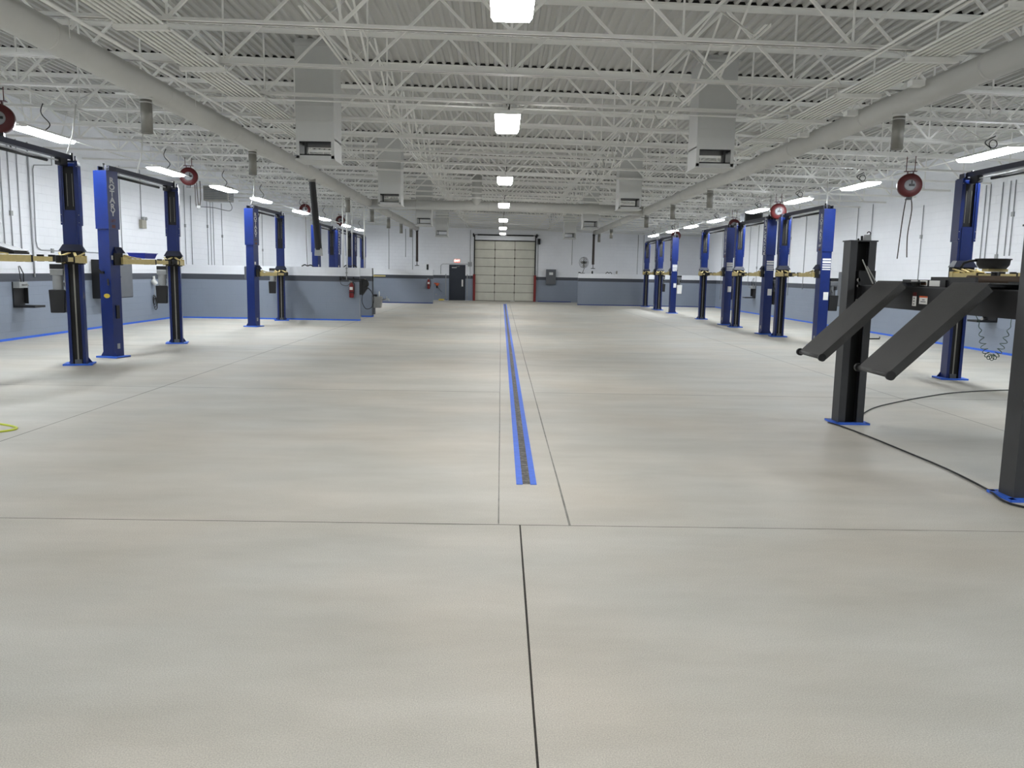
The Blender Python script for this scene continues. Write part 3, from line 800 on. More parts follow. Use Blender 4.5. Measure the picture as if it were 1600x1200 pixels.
MB().bar((0.95, -1.0, 1.475), (1.55, -0.95, 1.475), 0.08, 0.07).build('inner_tube', CREAM, sa)
# details of the second left lift: lever, oval sticker, floor bracket
Mn = Matrix.Translation((0, -1.56, 0)) @ Matrix.Rotation(-RT, 4, 'Z')
dtl = MB().cbox((-0.06, -0.14, 1.62), (0.10, 0.03, 0.05), Mn).bar((-0.03, -0.15, 1.60), (-0.10, -0.2, 1.70), 0.02, 0.02, Mn).bar((0.06, -0.13, 1.5), (0.09, -0.16, 1.38), 0.03, 0.02, Mn)
dtl.build('lock_lever', BLACK, l2)
Ms = Mn @ facing(0, -1, (0.02, -0.1262, 1.18))
MB().lathe([(0.07, 0), (0.07, 0.002)], 24, Ms @ Matrix.Diagonal((1, 0.6, 1, 1))).build('oval_sticker', YELLOW, l2)
MB().cbox((0.0, -0.05, 0.9), (0.02, 0.02, 0.02), Mn)
MB().box(0.13, 0.15, -0.04, 0.04, 0.75, 1.0, Mn).build('cable_guide', BLACK, l2)
Mn3 = Matrix.Translation((0, -1.575, 0)) @ Matrix.Rotation(-RT, 4, 'Z')
MB().box(-0.21, -0.13, -0.13, 0.06, 1.42, 1.80, Mn3).build('control_box', GREY, l3, bevel=0.02)
MB().tube([(0.0, -1.3, 3.48), (0.0, -1.2, 3.3), (0, -1.0, 3.22), (0, -0.8, 3.33), (0, -0.7, 3.48)], 0.012, 8).build('hanging_cord', BLACK, l3)
# blue tray resting on the second lift's arms
tr = thing('blue_tray', 'shallow blue plastic tray resting on the arms of the second left lift', 'tray', (-7.42, 17.25, 1.905))
q = MB()
q.taper((0, 0, 0), (0.30, 0.50), (0, 0, 0.10), (0.36, 0.60)); q.build('tub', TRAYB, tr, bevel=0.008)
MB().box(-0.19, 0.19, -0.31, 0.31, 0.1, 0.112).build('rim', TRAYB, tr)
# items on the nearest left lift's arm
sc_ = thing('parts_screen', 'dark slanted panel lying on the yellow arm at the left edge', 'panel', (-7.5, 12.55, 1.9))
MB().prism([(-0.28, 0), (0.3, 0), (0.3, 0.03), (-0.28, 0.20)], -0.2, 0.2, Matrix.Rotation(math.pi / 2, 4, 'X')).build('case', BLACK, sc_)
MB().bar((-0.27, 0, 0.207), (0.29, 0, 0.045), 0.40, 0.012).build('face', GREY, sc_)

# white straps that stabilise lift tops up to the roof
for (x, y, lab) in ((-7.45, 14.5, 'first'), (-7.45, 17.2, 'second'), (-7.45, 24.9, 'third'), (-7.45, 36.4, 'fourth')):
    tag(MB().tube([(x, y, CH + 0.12), (x + 0.06, y + 0.1, 3.95), (x + 0.02, y + 0.35, zc(x) + 0.02)], 0.014, 8).build('feed_conduit', WHITE_STEEL), 'white conduit dropping from the roof to the %s lift on the left' % lab, 'conduit')
for (x, y, lab) in ((8.3, 21.3, 'second'), (8.2, 25.5, 'third'), (8.2, 30.1, 'fourth'), (8.05, 38.6, 'fifth'), (8.1, 42.8, 'sixth')):
    tag(MB().tube([(x, y, CH + 0.14), (x + 0.05, y + 0.1, 3.8), (x + 0.16, y + 0.4, zc(x) + 0.02)], 0.016, 8).build('feed_conduit', WHITE_STEEL), 'white conduit dropping from the roof to the %s lift on the right' % lab, 'conduit')

# ------------------------------------------------------------------ black four-post alignment lift
AL = thing('alignment_lift', 'charcoal four-post vehicle lift with two sloping ramps on the right', 'vehicle lift', (4.28, 8.17, 0))
def alp(px, y0, dirn, lab=None, detail=True):
    W, D = 0.31, 0.20
    x0 = px - W / 2
    p = MB()
    # channel opening towards dirn (+1: +Y, -1: -Y)
    yb = y0 - dirn * D / 2; yo = y0 + dirn * D / 2; th = 0.012
    a = sorted((yb, yb + dirn * th)); p.box(x0, x0 + W, a[0], a[1], 0.012, 2.19)
    a = sorted((yb + dirn * th, yo)); p.box(x0, x0 + th, a[0], a[1], 0.012, 2.19); p.box(x0 + W - th, x0 + W, a[0], a[1], 0.012, 2.19)
    a = sorted((yo, yo - dirn * th)); p.box(x0 + th, x0 + 0.085, a[0], a[1], 0.012, 2.19); p.box(x0 + W - 0.085, x0 + W - th, a[0], a[1], 0.012, 2.19)
    p = p.build('post', POST, AL, M=Matrix.Translation((-4.28, -8.17, 0)))
    MB().box(x0 + 0.06, x0 + W - 0.06, min(yb + dirn * .02, yb + dirn * 0.06), max(yb + dirn * .02, yb + dirn * .06), 0.012, 2.18).build('ladder_strip', SHADE_BLACK, p)
    MB().box(x0 - 0.012, x0 + W + 0.012, y0 - D / 2 - 0.012, y0 + D / 2 + 0.012, 2.19, 2.205).build('top_cap', POST, p)
    b = MB().box(x0 - 0.05, x0 + W + 0.05, y0 - D / 2 - 0.06, y0 + D / 2 + 0.06, 0, 0.012); b.build('base_plate', POST, p)
    tp = MB()
    X0, X1, Y0, Y1 = x0 - 0.055, x0 + W + 0.055, y0 - D / 2 - 0.065, y0 + D / 2 + 0.065
    tp.box(X0, X1, Y0, Y0 + 0.06, 0.0125, 0.022); tp.box(X0, X1, Y1 - 0.06, Y1, 0.0125, 0.022); tp.box(X0, X0 + 0.05, Y0, Y1, 0.0125, 0.022); tp.box(X1 - 0.05, X1, Y0, Y1, 0.0125, 0.022)
    tp.box(X0, X1, Y0 - 0.004, Y0, 0, 0.022); tp.box(X0 - 0.004, X0, Y0, Y1, 0, 0.022)
    tp.build('masking_tape', TAPE, p)
    if detail:
        MB().cyl((x0 + 0.17, y0, 2.2), (x0 + 0.17, y0, 2.26), 0.014, 10).cyl((x0 + 0.13, y0, 2.2), (x0 + 0.13, y0, 2.23), 0.012, 10).build('cable_end', BLACK, p)
        MB().taper((x0 + 0.235, y0, 2.205), (0.07, 0.07), (x0 + 0.235, y0, 2.275), (0.055, 0.06)).build('limit_valve', LGREY, p)
        MB().tube(arc((x0 + 0.25, y0, 2.29), 0.02, math.pi, -0.8, 8), 0.006, 8).build('air_line', BLACK, p)
    return p
P1 = alp(4.28, 9.86, -1)
P2 = alp(4.32, 6.48, 1)
alp(9.5, 9.86, -1, detail=False); alp(9.5, 6.48, 1, detail=False)
off = Matrix.Translation((-4.28, -8.17, 0))
for i, bx in enumerate((4.28, 9.5)):
    yk = MB().box(bx, bx + 0.15, 6.56, 9.78, 1.44, 1.67).box(bx - 0.05, bx + 0.15, 6.50, 6.62, 1.30, 1.85).box(bx - 0.05, bx + 0.15, 9.72, 9.84, 1.30, 1.85)
    yk = yk.build('yoke', BLACK, AL, M=off)
    MB().box(bx - 0.01, bx + 0.16, 6.62, 9.72, 1.67, 1.682).build('yoke_lip', POST, yk)
    if i == 0:
        for (y0, y1, z0, z1, m_) in ((8.42, 8.50, 1.485, 1.625, PAPER), (8.42, 8.50, 1.585, 1.625, DRED), (8.2, 8.36, 1.51, 1.585, PAPER), (8.2, 8.36, 1.575, 1.59, ORANGE)):
            dd = 0.002 if m_ is PAPER else 0.003
            MB().box(bx - dd, bx, y0, y1, z0, z1).build('warning_sticker', m_, yk)
        wr = MB()
        for k in range(3): wr.box(bx - 0.0035, bx - 0.0015, 8.44 + 0.01, 8.48, 1.50 + 0.03 * k, 1.508 + 0.03 * k)
        wr.box(bx - 0.0035, bx - 0.0015, 8.23, 8.33, 1.53, 1.537); wr.box(bx - 0.0035, bx - 0.0015, 8.25, 8.30, 1.55, 1.557)
        wr.build('sticker_print', BLACK, yk)
        MB().box(bx + 0.10, bx + 0.13, 8.08, 8.95, 1.682, 1.755).box(bx + 0.12, bx + 0.145, 7.6, 8.4, 1.682, 1.785).build('sign_rail', BLACK, yk)
        for (y0, y1) in ((8.62, 8.76), (8.42, 8.57), (8.18, 8.38)):
            MB().box(bx + 0.098, bx + 0.10, y0, y1, 1.692, 1.748).build('warning_sticker', PAPER, yk)
        MB().box(bx + 0.097, bx + 0.098, 8.44, 8.55, 1.70, 1.725).build('sticker_print', RUST, yk)
for i, (y0, y1) in enumerate(((6.94, 7.51), (8.45, 9.02))):
    rw = MB().box(4.45, 9.4, y0, y1, 1.70, 1.725).box(4.45, 9.4, y0, y0 + 0.03, 1.56, 1.70).box(4.45, 9.4, y1 - 0.03, y1, 1.56, 1.70)
    for k in range(8): rw.box(4.6 + 0.6 * k, 4.63 + 0.6 * k, y0 + 0.03, y1 - 0.03, 1.60, 1.70)
    rw = rw.build('runway', BLACK, AL, M=off); rw['label'] = 'nearer runway deck' if i == 0 else 'farther runway deck'
    # ramp: hinged tread plate with folded side flanges and a roller tube at its free end
    A = Vector((4.14, 0, 1.735)); B = Vector((3.33, 0, 0.95)); d = (B - A)
    L_ = d.length; angr = math.atan2(-(B.z - A.z), -(B.x - A.x))
    Mr = Matrix.Translation((4.14 - 4.28, y0 - 8.17, 1.735)) @ Matrix.Rotation(math.pi - 0, 4, 'Z') @ Matrix.Rotation(angr, 4, 'Y')
    Wd = y1 - y0
    rp = MB()
    # local: +x runs down the ramp, y is negative across the width
    rp.box(0, L_, -Wd, 0, -0.012, 0.0)
    rp.box(0.02, L_ - 0.03, -0.012, 0, -0.075, -0.012); rp.box(0.02, L_ - 0.03, -Wd, -Wd + 0.012, -0.075, -0.012)
    rp = rp.build('ramp', PLATE, AL, M=Mr); rp['label'] = 'nearer sloping ramp' if i == 0 else 'farther sloping ramp'
    MB().box(0.0, 0.31, -Wd, 0, -0.01, 0.002, Matrix.Rotation(-angr, 4, 'Y') @ Matrix.Rotation(math.pi, 4, 'Z') @ Matrix.Translation((0, Wd, 0)) ).build('hinge_flap', PLATE, rp)
    MB().cyl((L_, -Wd - 0.01, -0.02), (L_, 0.01, -0.02), 0.022, 14).build('end_tube', PLATE, rp)
    MB().cyl((L_, 0.01, -0.02), (L_, 0.045, -0.02), 0.04, 18).build('roller', BLACK, rp)
    MB().cyl((L_, -Wd - 0.045, -0.02), (L_, -Wd - 0.01, -0.02), 0.04, 18).build('roller', BLACK, rp)
    wz = MB()
    for a_, b_, c_ in ((0.85, 0.10, 0.12), (0.95, 0.38, 0.09)):
        pass
# pulley bracket inside the nearer side of the far post, and swinging lock bars
pb = MB().bar((4.26, 9.72, 1.98), (4.36, 9.62, 1.70), 0.008, 0.012, off).bar((4.32, 9.72, 1.90), (4.41, 9.60, 1.68), 0.008, 0.012, off); pb.build('lock_bar', DULL, AL)
MB().lathe([(0.055, -0.02), (0.035, -0.006), (0.035, 0.006), (0.055, 0.02)], 20, off @ Matrix.Translation((4.36, 9.60, 1.63)) @ Matrix.Rotation(1.2, 4, 'X')).build('pulley', RUST, AL)
MB().cyl((4.235, 9.735, 1.74), (4.235, 9.72, 1.74), 0.022, 12, off).cyl((4.235, 9.735, 1.67), (4.235, 9.72, 1.67), 0.018, 12, off).cyl((4.235, 9.735, 1.5), (4.235, 9.72, 1.5), 0.018, 12, off).build('lock_bolt', DULL, AL)
MB().tube([(4.44, 9.9, 1.03), (4.62, 9.9, 1.035), (4.62, 9.9, 1.06)], 0.008, 8, off).tube([(4.44, 9.9, 0.70), (4.50, 9.9, 0.70)], 0.008, 8, off).build('hook_rod', BLACK, AL)
# rolling jack between the runways
rj = thing('rolling_jack', 'low black rolling jack hung between the two runways of the alignment lift', 'jack', (5.3, 7.98, 1.6))
MB().box(-0.25, 0.25, -0.46, 0.46, 0.0, 0.10).box(-0.17, 0.2, -0.3, 0.3, 0.10, 0.15).build('body', BLACK, rj)
MB().box(-0.06, 0.15, -0.2, 0.2, 0.15, 0.17).build('lift_pad', STEEL, rj)
# things lying on it
tag(MB().tube([(4.98, 8.75, 1.768), (8.3, 8.75, 1.768)], 0.042, 20).build('cardboard_tube', CARD), 'dark brown tube lying on the farther runway of the alignment lift', 'tube')
# round drain pan on the nearest right lift's arm
dp = thing('drain_pan', 'round black drain pan resting on the arm of the nearest right lift', 'pan', (7.93, 13.25, 1.952))
MB().lathe([(0.19, 0), (0.235, 0.06), (0.245, 0.14), (0.265, 0.145), (0.265, 0.16), (0.235, 0.15), (0.2, 0.09), (0.001, 0.085)], 36).build('bowl', RUBBER, dp)
MB().tube([(-0.24, 0.05, 0.13), (-0.34, 0.08, 0.12), (-0.42, 0.1, 0.08), (-0.46, 0.12, 0.0)], 0.02, 10).build('spout', RUBBER, dp)
MB().box(-0.12, 0.2, -0.09, 0.09, -0.045, 0).build('lift_pad', CREAM, dp)

# cables on the floor and hoses
def smooth_path(pts, n=8):
    P = [Vector(p) for p in pts]; out = []
    for i in range(len(P) - 1):
        p0 = P[max(i - 1, 0)]; p1 = P[i]; p2 = P[i + 1]; p3 = P[min(i + 2, len(P) - 1)]
        for k in range(n):
            t = k / n
            out.append(0.5 * ((2 * p1) + (-p0 + p2) * t + (2 * p0 - 5 * p1 + 4 * p2 - p3) * t * t + (-p0 + 3 * p1 - 3 * p2 + p3) * t ** 3))
    out.append(P[-1]); return out
tag(MB().tube(smooth_path([(4.02, 9.80, 0.012), (4.08, 9.5, 0.012), (4.13, 8.9, 0.012), (4.16, 8.2, 0.012), (4.18, 7.4, 0.012), (4.13, 6.7, 0.012), (4.05, 6.33, 0.012), (4.1, 6.15, 0.012), (4.3, 5.9, 0.012)]), 0.009, 8).build('floor_cable', RUBBER),
    'black cable on the floor between the two visible black posts', 'cable')
tag(MB().tube(smooth_path([(4.52, 10.1, 0.012), (4.74, 10.46, 0.012), (5.1, 10.95, 0.012), (5.52, 11.37, 0.012), (6.4, 12.1, 0.012), (7.3, 12.7, 0.012), (8.6, 13.1, 0.012), (10.5, 13.2, 0.012)]), 0.008, 8).build('floor_cable', RUBBER),
    'black cable curving over the floor behind the far black post', 'cable')
pts = []
for i in range(0, 260):
    s_ = i / 259
    bx = 8.36 + (8.93 - 8.36) * s_
    ctr = Vector((bx + 0.03, 14.27, 0.42 + 0.62 * (2 * s_ - 1) ** 2))
    tx = Vector((0.57, 0, 0.62 * 4 * (2 * s_ - 1))).normalized(); nr = Vector((-tx.z, 0, tx.x))
    rad = 0.045 * min(1, 6 * s_, 6 * (1 - s_)) + 0.005
    a = s_ * math.pi * 2 * 15
    pts.append(ctr + nr * rad * math.cos(a) + Vector((0, 1, 0)) * rad * math.sin(a))
pts = [(8.27, 14.4, 1.32), (8.33, 14.33, 1.2)] + pts + [(8.98, 14.3, 1.2), (9.0, 14.35, 1.45)]
ch_ = MB().tube(pts, 0.007, 6); tag(ch_.build('coiled_hose', GREEN), 'dark green coiled hose sagging beside the nearest right lift column', 'hose')
tag(MB().tube(smooth_path([(-6.3, 8.8, 0.01), (-5.8, 8.98, 0.01), (-5.45, 8.9, 0.01), (-5.16, 8.7, 0.01), (-5.2, 8.5, 0.01), (-5.5, 8.3, 0.01), (-6.4, 8.1, 0.01)]), 0.012, 8).build('lime_hose', LIME),
    'lime green hose loop on the floor at the left edge', 'hose')

# ------------------------------------------------------------------ reels
def reel(x, y, z, rz, lab, material=RED, r=0.225, hoses=(), hang=True):
    t = thing('hose_reel', lab, 'reel', (x, y, z), rz)
    Mx = Matrix.Rotation(math.pi / 2, 4, 'X')
    MB().lathe([(0.09, -0.085), (r - 0.03, -0.085), (r, -0.06), (r, 0.06), (r - 0.03, 0.085), (0.09, 0.085)], 36, Mx).build('housing', material, t)
    MB().lathe([(0.001, 0.10), (0.10, 0.095), (0.11, 0.085)], 24, Mx).lathe([(0.001, -0.10), (0.1, -0.095), (0.11, -0.085)], 24, Mx).build('hub', HUB, t)
    MB().box(-0.02, 0.08, -0.13, -0.10, -0.02, 0.02).box(0.02, 0.035, -0.12, -0.1, -0.02, 0.09).build('hub_fitting', BLACK, t)
    top = zc(x) - z
    b = MB().box(-0.06, -0.045, -0.05, 0.05, r - 0.02, r + 0.05).box(0.045, 0.06, -0.05, 0.05, r - 0.02, r + 0.05).box(-0.12, 0.12, -0.06, 0.06, r + 0.04, r + 0.05)
    for sx in (-0.08, 0.08): b.cyl((sx, 0, r + 0.05), (sx, 0, top + 0.02), 0.008, 8)
    b.build('bracket', material, t)
    MB().box(-0.06, 0.06, -0.05, 0.05, -r - 0.05, -r + 0.02).build('hose_guide', BLACK, t)
    for pts in hoses:
        MB().tube(smooth_path(pts), 0.011, 8).build('hose', HOSED, t)
    return t
reel(-8.0, 13.55, 4.03, 0.3, 'dark red hose reel cut by the left photo edge above the nearest lift', DRED, hoses=([(0.0, 0, -0.22), (0.08, -0.1, -0.3), (0.16, -0.15, -0.42), (0.2, -0.18, -0.5)],))
t = reel(-8.05, 21.65, 4.05, 0.3, 'red hose reel with hanging hoses between left strip lights', DRED, hoses=([(0.18, 0, -0.15), (0.2, 0, -0.6), (0.21, 0, -0.72)], [(0.26, 0, -0.1), (0.27, 0, -0.5), (0.24, 0, -0.72)], [(0.14, 0, -0.2), (0.15, 0, -0.72), (0.2, 0, -0.8)]))
MB().cbox((0.21, 0, -0.76), (0.09, 0.05, 0.07)).build('coupling', STEEL, t)
reel(-8.1, 34.45, 4.18, 0.2, 'red hose reel behind a strip light above the left half-height wall', DRED, hoses=([(0.02, 0, -0.22), (0.03, 0, -1.2), (0.06, 0, -2.3)],))
reel(-8.0, 41.4, 4.17, 0.2, 'distant red hose reel over the far left lifts', DRED)
reel(8.3, 17.0, 3.66, -0.3, 'red hose reel on the right with two hoses hanging down', DRED, 0.235, hoses=([(-0.04, 0, -0.24), (-0.08, 0, -0.7), (-0.12, 0, -1.48)], [(0.05, 0, -0.24), (0.08, 0, -0.5), (0.04, 0, -1.0), (0.06, 0, -1.45)]))
reel(8.3, 25.0, 3.72, -0.2, 'red hose reel between the second and third lifts on the right', DRED, 0.235)
reel(8.75, 31.3, 3.68, -0.2, 'dark red hose reel half hidden behind the fourth right lift', DRED)
reel(8.35, 39.75, 3.64, -0.2, 'distant dark red hose reel over the far right lifts', DRED)

# ------------------------------------------------------------------ wall services
def wconduit(side, y, z0, z1, r=0.014, box=None, lab='', path=None):
    X = XL + r + 0.002 if side < 0 else XR - r - 0.002
    if side < 0 and 28.6 < y: z0 = z0
    pts = path or [(X, y, z0), (X, y, z1)]
    t = thing('wall_conduit', lab, 'conduit', (0, 0, 0), 0, 'conduits on the %s wall' % ('left' if side < 0 else 'right'))
    MB().tube(pts, r, 8).build('pipe', CONDUIT, t)
    if box is not None:
        MB().cbox((X, y, box), (0.05, 0.09, 0.11)).build('junction_box', LGREY, t)
for i, (y, z0, z1, bx_, nm) in enumerate([(18.95, 2.05, 4.5, None, 'outermost of three at the left photo edge'), (19.25, 2.0, 4.6, 2.9, 'middle of three at the left photo edge'), (19.6, 2.0, 4.6, None, 'innermost of three at the left photo edge'),
                            (20.05, 1.45, 4.6, None, 'thicker one behind the nearest left lift'), (24.75, 2.0, 4.65, None, 'above the grey cabinet'),
                            (26.15, 3.2, 4.7, None, 'running down to the emergency light'), (29.7, 1.84, 4.6, 3.2, 'first beyond the nearest half wall'), (30.3, 1.84, 4.3, None, 'second beyond the nearest half wall'),
                            (31.95, 1.84, 4.3, 3.3, 'third beyond the nearest half wall'), (32.3, 1.84, 4.3, None, 'fourth beyond the nearest half wall'), (32.6, 1.84, 4.3, None, 'fifth beyond the nearest half wall'), (33.6, 1.84, 4.3, 3.0, 'sixth beyond the nearest half wall'),
                            (39.2, 1.0, 4.5, 2.6, 'behind the third left lift')]):
    wconduit(-1, y, z0, z1, 0.02 if i == 3 else 0.013, bx_, 'thin grey vertical conduit on the left wall, ' + nm)
Xw = XL + 0.018
wconduit(-1, 20.9, 2.1, 2.1, 0.013, 2.09, 'grey conduit bending from vertical to horizontal on the left wall', [(Xw, 21.1, 4.6), (Xw, 21.1, 4.2)] + [(Xw, 20.3, 4.1), (Xw, 20.25, 4.0), (Xw, 20.2, 2.3), (Xw, 20.25, 2.16), (Xw, 20.4, 2.1), (Xw, 24.5, 2.1)])
for i, (y, z0, z1, bx_, nm) in enumerate([(19.75, 2.37, 4.15, 3.35, 'nearest of five by the photo edge'), (19.95, 2.37, 4.15, None, 'second of five by the photo edge'), (20.25, 2.37, 4.15, 2.36, 'third of five by the photo edge'), (20.75, 2.2, 4.15, None, 'fourth of five by the photo edge'), (20.95, 2.2, 4.15, None, 'last of five by the photo edge'),
                            (24.0, 1.6, 3.9, 3.0, 'behind the hanging reel hoses'), (27.3, 2.2, 4.2, 2.95, 'just right of the black post top'), (28.4, 1.9, 4.2, None, 'just left of the black post top'),
                            (33.2, 1.3, 4.2, None, 'behind the second lift'), (34.9, 1.0, 4.2, 3.4, 'between the second and third lifts'), (39.3, 1.3, 4.2, 2.2, 'above the service shelf'), (40.6, 1.3, 4.2, None, 'left of the service shelf'), (45.6, 0.5, 4.2, None, 'nearest the far right corner')]):
    wconduit(1, y, z0, z1, 0.013, bx_, 'thin pale conduit on the right wall, ' + nm)

def cabinet(x0, x1, y0, y1, z0, z1, lab, dirn):
    t = thing('electrical_cabinet', lab, 'cabinet', ((x0 + x1) / 2 + dirn * 0.004, (y0 + y1) / 2, z0))
    w_, d_, h_ = x1 - x0, y1 - y0, z1 - z0
    MB().box(-w_ / 2, w_ / 2, -d_ / 2, d_ / 2, 0, h_).build('casing', BLACK, t, bevel=0.006)
    fx = dirn * w_ / 2
    MB().box(*sorted((fx, fx + dirn * 0.015)), -d_ / 2 + 0.02, d_ / 2 - 0.02, 0.02, h_ - 0.02).build('door', GREY, t, bevel=0.004)
    MB().cyl((fx + dirn * 0.015, -0.1, h_ * 0.6), (fx + dirn * 0.05, -0.1, h_ * 0.6), 0.02, 10).bar((fx + dirn * 0.045, -0.1, h_ * 0.6), (fx + dirn * 0.045, -0.02, h_ * 0.55), 0.015, 0.02).build('handle', BLACK, t)
cabinet(XL, XL + 0.40, 22.85, 24.45, 0.84, 1.91, 'large black and grey electrical cabinet on the left wall', 1)
cabinet(XR - 0.45, XR, 27.2, 28.6, 0.80, 1.98, 'dark grey electrical cabinet on the right wall behind the black post', -1)

def service_shelf(X, y, z, dirn, lab):
    t = thing('service_shelf', lab, 'shelf', (X, y, z))
    MB().box(*sorted((0, dirn * 0.03)), -0.22, 0.22, 0.0, 0.54).box(*sorted((0, dirn * 0.12)), 0.20, 0.22, 0.03, 0.5).build('back_plate', BLACK, t)
    MB().box(*sorted((0.0, dirn * 0.5)), -0.22, 0.22, -0.05, 0.0).build('shelf_board', BLACK, t)
    MB().box(*sorted((dirn * 0.03, dirn * 0.17)), -0.22, 0.12, 0.40, 0.54).build('manifold', LGREY, t)
    MB().cyl((dirn * 0.17, -0.1, 0.47), (dirn * 0.3, -0.1, 0.47), 0.016, 8).cyl((dirn * 0.1, -0.05, 0.54), (dirn * 0.1, -0.05, 0.60), 0.02, 8).bar((dirn * 0.3, -0.16, 0.5), (dirn * 0.3, -0.04, 0.46), 0.02, 0.012).build('valve', STEEL, t)
    MB().tube([(dirn * 0.12, 0.05, 0.54), (dirn * 0.16, 0.0, 0.72), (dirn * 0.1, 0.0, 0.86), (dirn * 0.05, 0.05, 0.9)], 0.012, 8).tube([(dirn * 0.16, -0.12, 0.54), (dirn * 0.1, -0.05, 0.72), (dirn * 0.05, 0, 0.9)], 0.010, 8).build('air_line', BLACK, t)
service_shelf(XL, 19.35, 0.80, 1, 'black wall shelf with air valves below the left photo edge lift arm')
service_shelf(XR, 20.2, 0.80, -1, 'black wall shelf with a silver tool, seen under the alignment lift')
service_shelf(XR, 39.5, 0.80, -1, 'black wall shelf with air valves between two right lifts')
t = thing('air_tool', 'silver air tool lying on the shelf under the alignment lift', 'tool', (XR - 0.3, 20.1, 0.802))
MB().cyl((-0.08, -0.1, 0.035), (0.05, 0.12, 0.035), 0.035, 12).build('barrel', STEEL, t)
MB().cyl((0.05, 0.1, 0.03), (0.12, 0.0, 0.02), 0.018, 10).build('grip', BLACK, t)

el = thing('emergency_light', 'beige twin-head emergency light high on the left wall', 'emergency light', (XL, 26.15, 2.92))
MB().box(0, 0.10, -0.16, 0.16, 0, 0.26).build('case', mat('beige_plastic', srgb(150, 146, 132), 0.5), el, bevel=0.008)
for s_ in (-0.08, 0.08):
    MB().cyl((0.06, s_, 0.30), (0.15, s_, 0.30), 0.05, 16).build('lamp_head', LGREY, el)
ca = thing('coiled_cable', 'black cable coil hanging from a white air regulator on the left wall', 'cable', (XL, 26.75, 1.3))
for k in range(3):
    a = arc((0.06 + 0.012 * k, 0.02 * k, -0.62 - 0.06 * k), 0.16 + 0.02 * k, 0, 2 * math.pi, 20, 'yz')
    MB().tube([(p[0], 0.6 * p[1] + 0.4 * 0.02 * k, p[2]) for p in a], 0.012, 6).build('loop', RUBBER, ca)
MB().tube(smooth_path([(0.05, 0, -0.05), (0.08, 0.04, -0.25), (0.06, 0.02, -0.48)]), 0.012, 6).build('lead', LGREY, ca)
MB().cyl((0.04, 0, -0.08), (0.12, 0, -0.02), 0.1, 16).cyl((0.08, 0.02, -0.02), (0.06, 0.02, 0.14), 0.035, 12).build('regulator', PAPER, ca)

# unit heater
uh = thing('unit_heater', 'grey unit heater hung near the left wall behind a strip light', 'heater', (-9.75, 28.9, 4.0))
MB().box(-0.42, 0.42, -0.3, 0.3, 0, 0.5).build('casing', DULL, uh, bevel=0.01)
sl_ = MB()
for k in range(7): sl_.box(0.42, 0.435, -0.26, 0.26, 0.05 + 0.06 * k, 0.085 + 0.06 * k)
for k in range(7): sl_.box(-0.38, 0.38, -0.312, -0.3, 0.06 + 0.06 * k, 0.09 + 0.06 * k)
sl_.build('louvre', GREY, uh)
for xx in (-0.35, 0.35): MB().cyl((xx, 0, 0.49), (xx, 0, zdeck(-9.75 + xx) - 4.0), 0.008, 8).build('hanger_rod', WHITE_STEEL, uh)
MB().tube(smooth_path([(0.4, -0.1, 0.0), (0.48, -0.1, -0.2), (0.4, -0.2, -0.32), (0.0, -0.6, -0.25), (-0.4, -1.0, -0.26)]), 0.012, 8).build('lead', GREY, uh)
uh2 = thing('unit_heater', 'dark unit heater high on the right beyond the second lift', 'heater', (9.6, 32.0, 3.78))
MB().box(-0.35, 0.35, -0.3, 0.3, 0, 0.4).build('casing', GREY, uh2, bevel=0.01)
MB().box(-0.30, 0.30, -0.31, -0.3, 0.04, 0.36).build('louvre', BLACK, uh2)
for xx in (-0.3, 0.3): MB().cyl((xx, 0, 0.39), (xx, 0, zdeck(9.6 + xx) - 3.78), 0.008, 8).build('hanger_rod', WHITE_STEEL, uh2)

# ------------------------------------------------------------------ fire extinguishers and things on the partitions
def extinguisher(x, y, z, lab):
    t = thing('fire_extinguisher', lab, 'fire extinguisher', (x, y, z))
    MB().lathe([(0.06, 0), (0.078, 0.02), (0.08, 0.05), (0.08, 0.40), (0.065, 0.46), (0.03, 0.50), (0.025, 0.52)], 24).build('cylinder', RED, t)
    MB().cyl((0, 0, 0.52), (0, 0, 0.55), 0.028, 12).bar((-0.08, 0, 0.58), (0.03, 0, 0.56), 0.025, 0.012).bar((-0.09, 0, 0.55), (0.02, 0, 0.545), 0.025, 0.01).build('valve_handle', STEEL, t)
    MB().tube(smooth_path([(0.03, -0.02, 0.54), (0.10, -0.03, 0.48), (0.105, -0.03, 0.3), (0.09, -0.03, 0.12)]), 0.012, 8).build('discharge_hose', BLACK, t)
    vs = []; fs = []
    for zz in (0.27, 0.37):
        for k in range(9):
            a = -math.pi / 2 - 0.7 + 1.4 * k / 8
            vs.append((0.0815 * math.cos(a), 0.0815 * math.sin(a), zz))
    for k in range(8): fs.append((k, k + 1, 9 + k + 1, 9 + k))
    MB().add(vs, fs).build('label_sheet', PAPER, t)
    MB().lathe([(0.081, 0.17), (0.085, 0.17), (0.085, 0.20), (0.081, 0.20)], 24).box(-0.04, 0.04, 0.07, 0.10, 0.0, 0.5).build('bracket', BLACK, t)
extinguisher(-5.15, 28.51, 0.80, 'red fire extinguisher on the nearest left half-height wall')
extinguisher(-3.95, 45.14, 0.80, 'red fire extinguisher on the far left half-height wall')

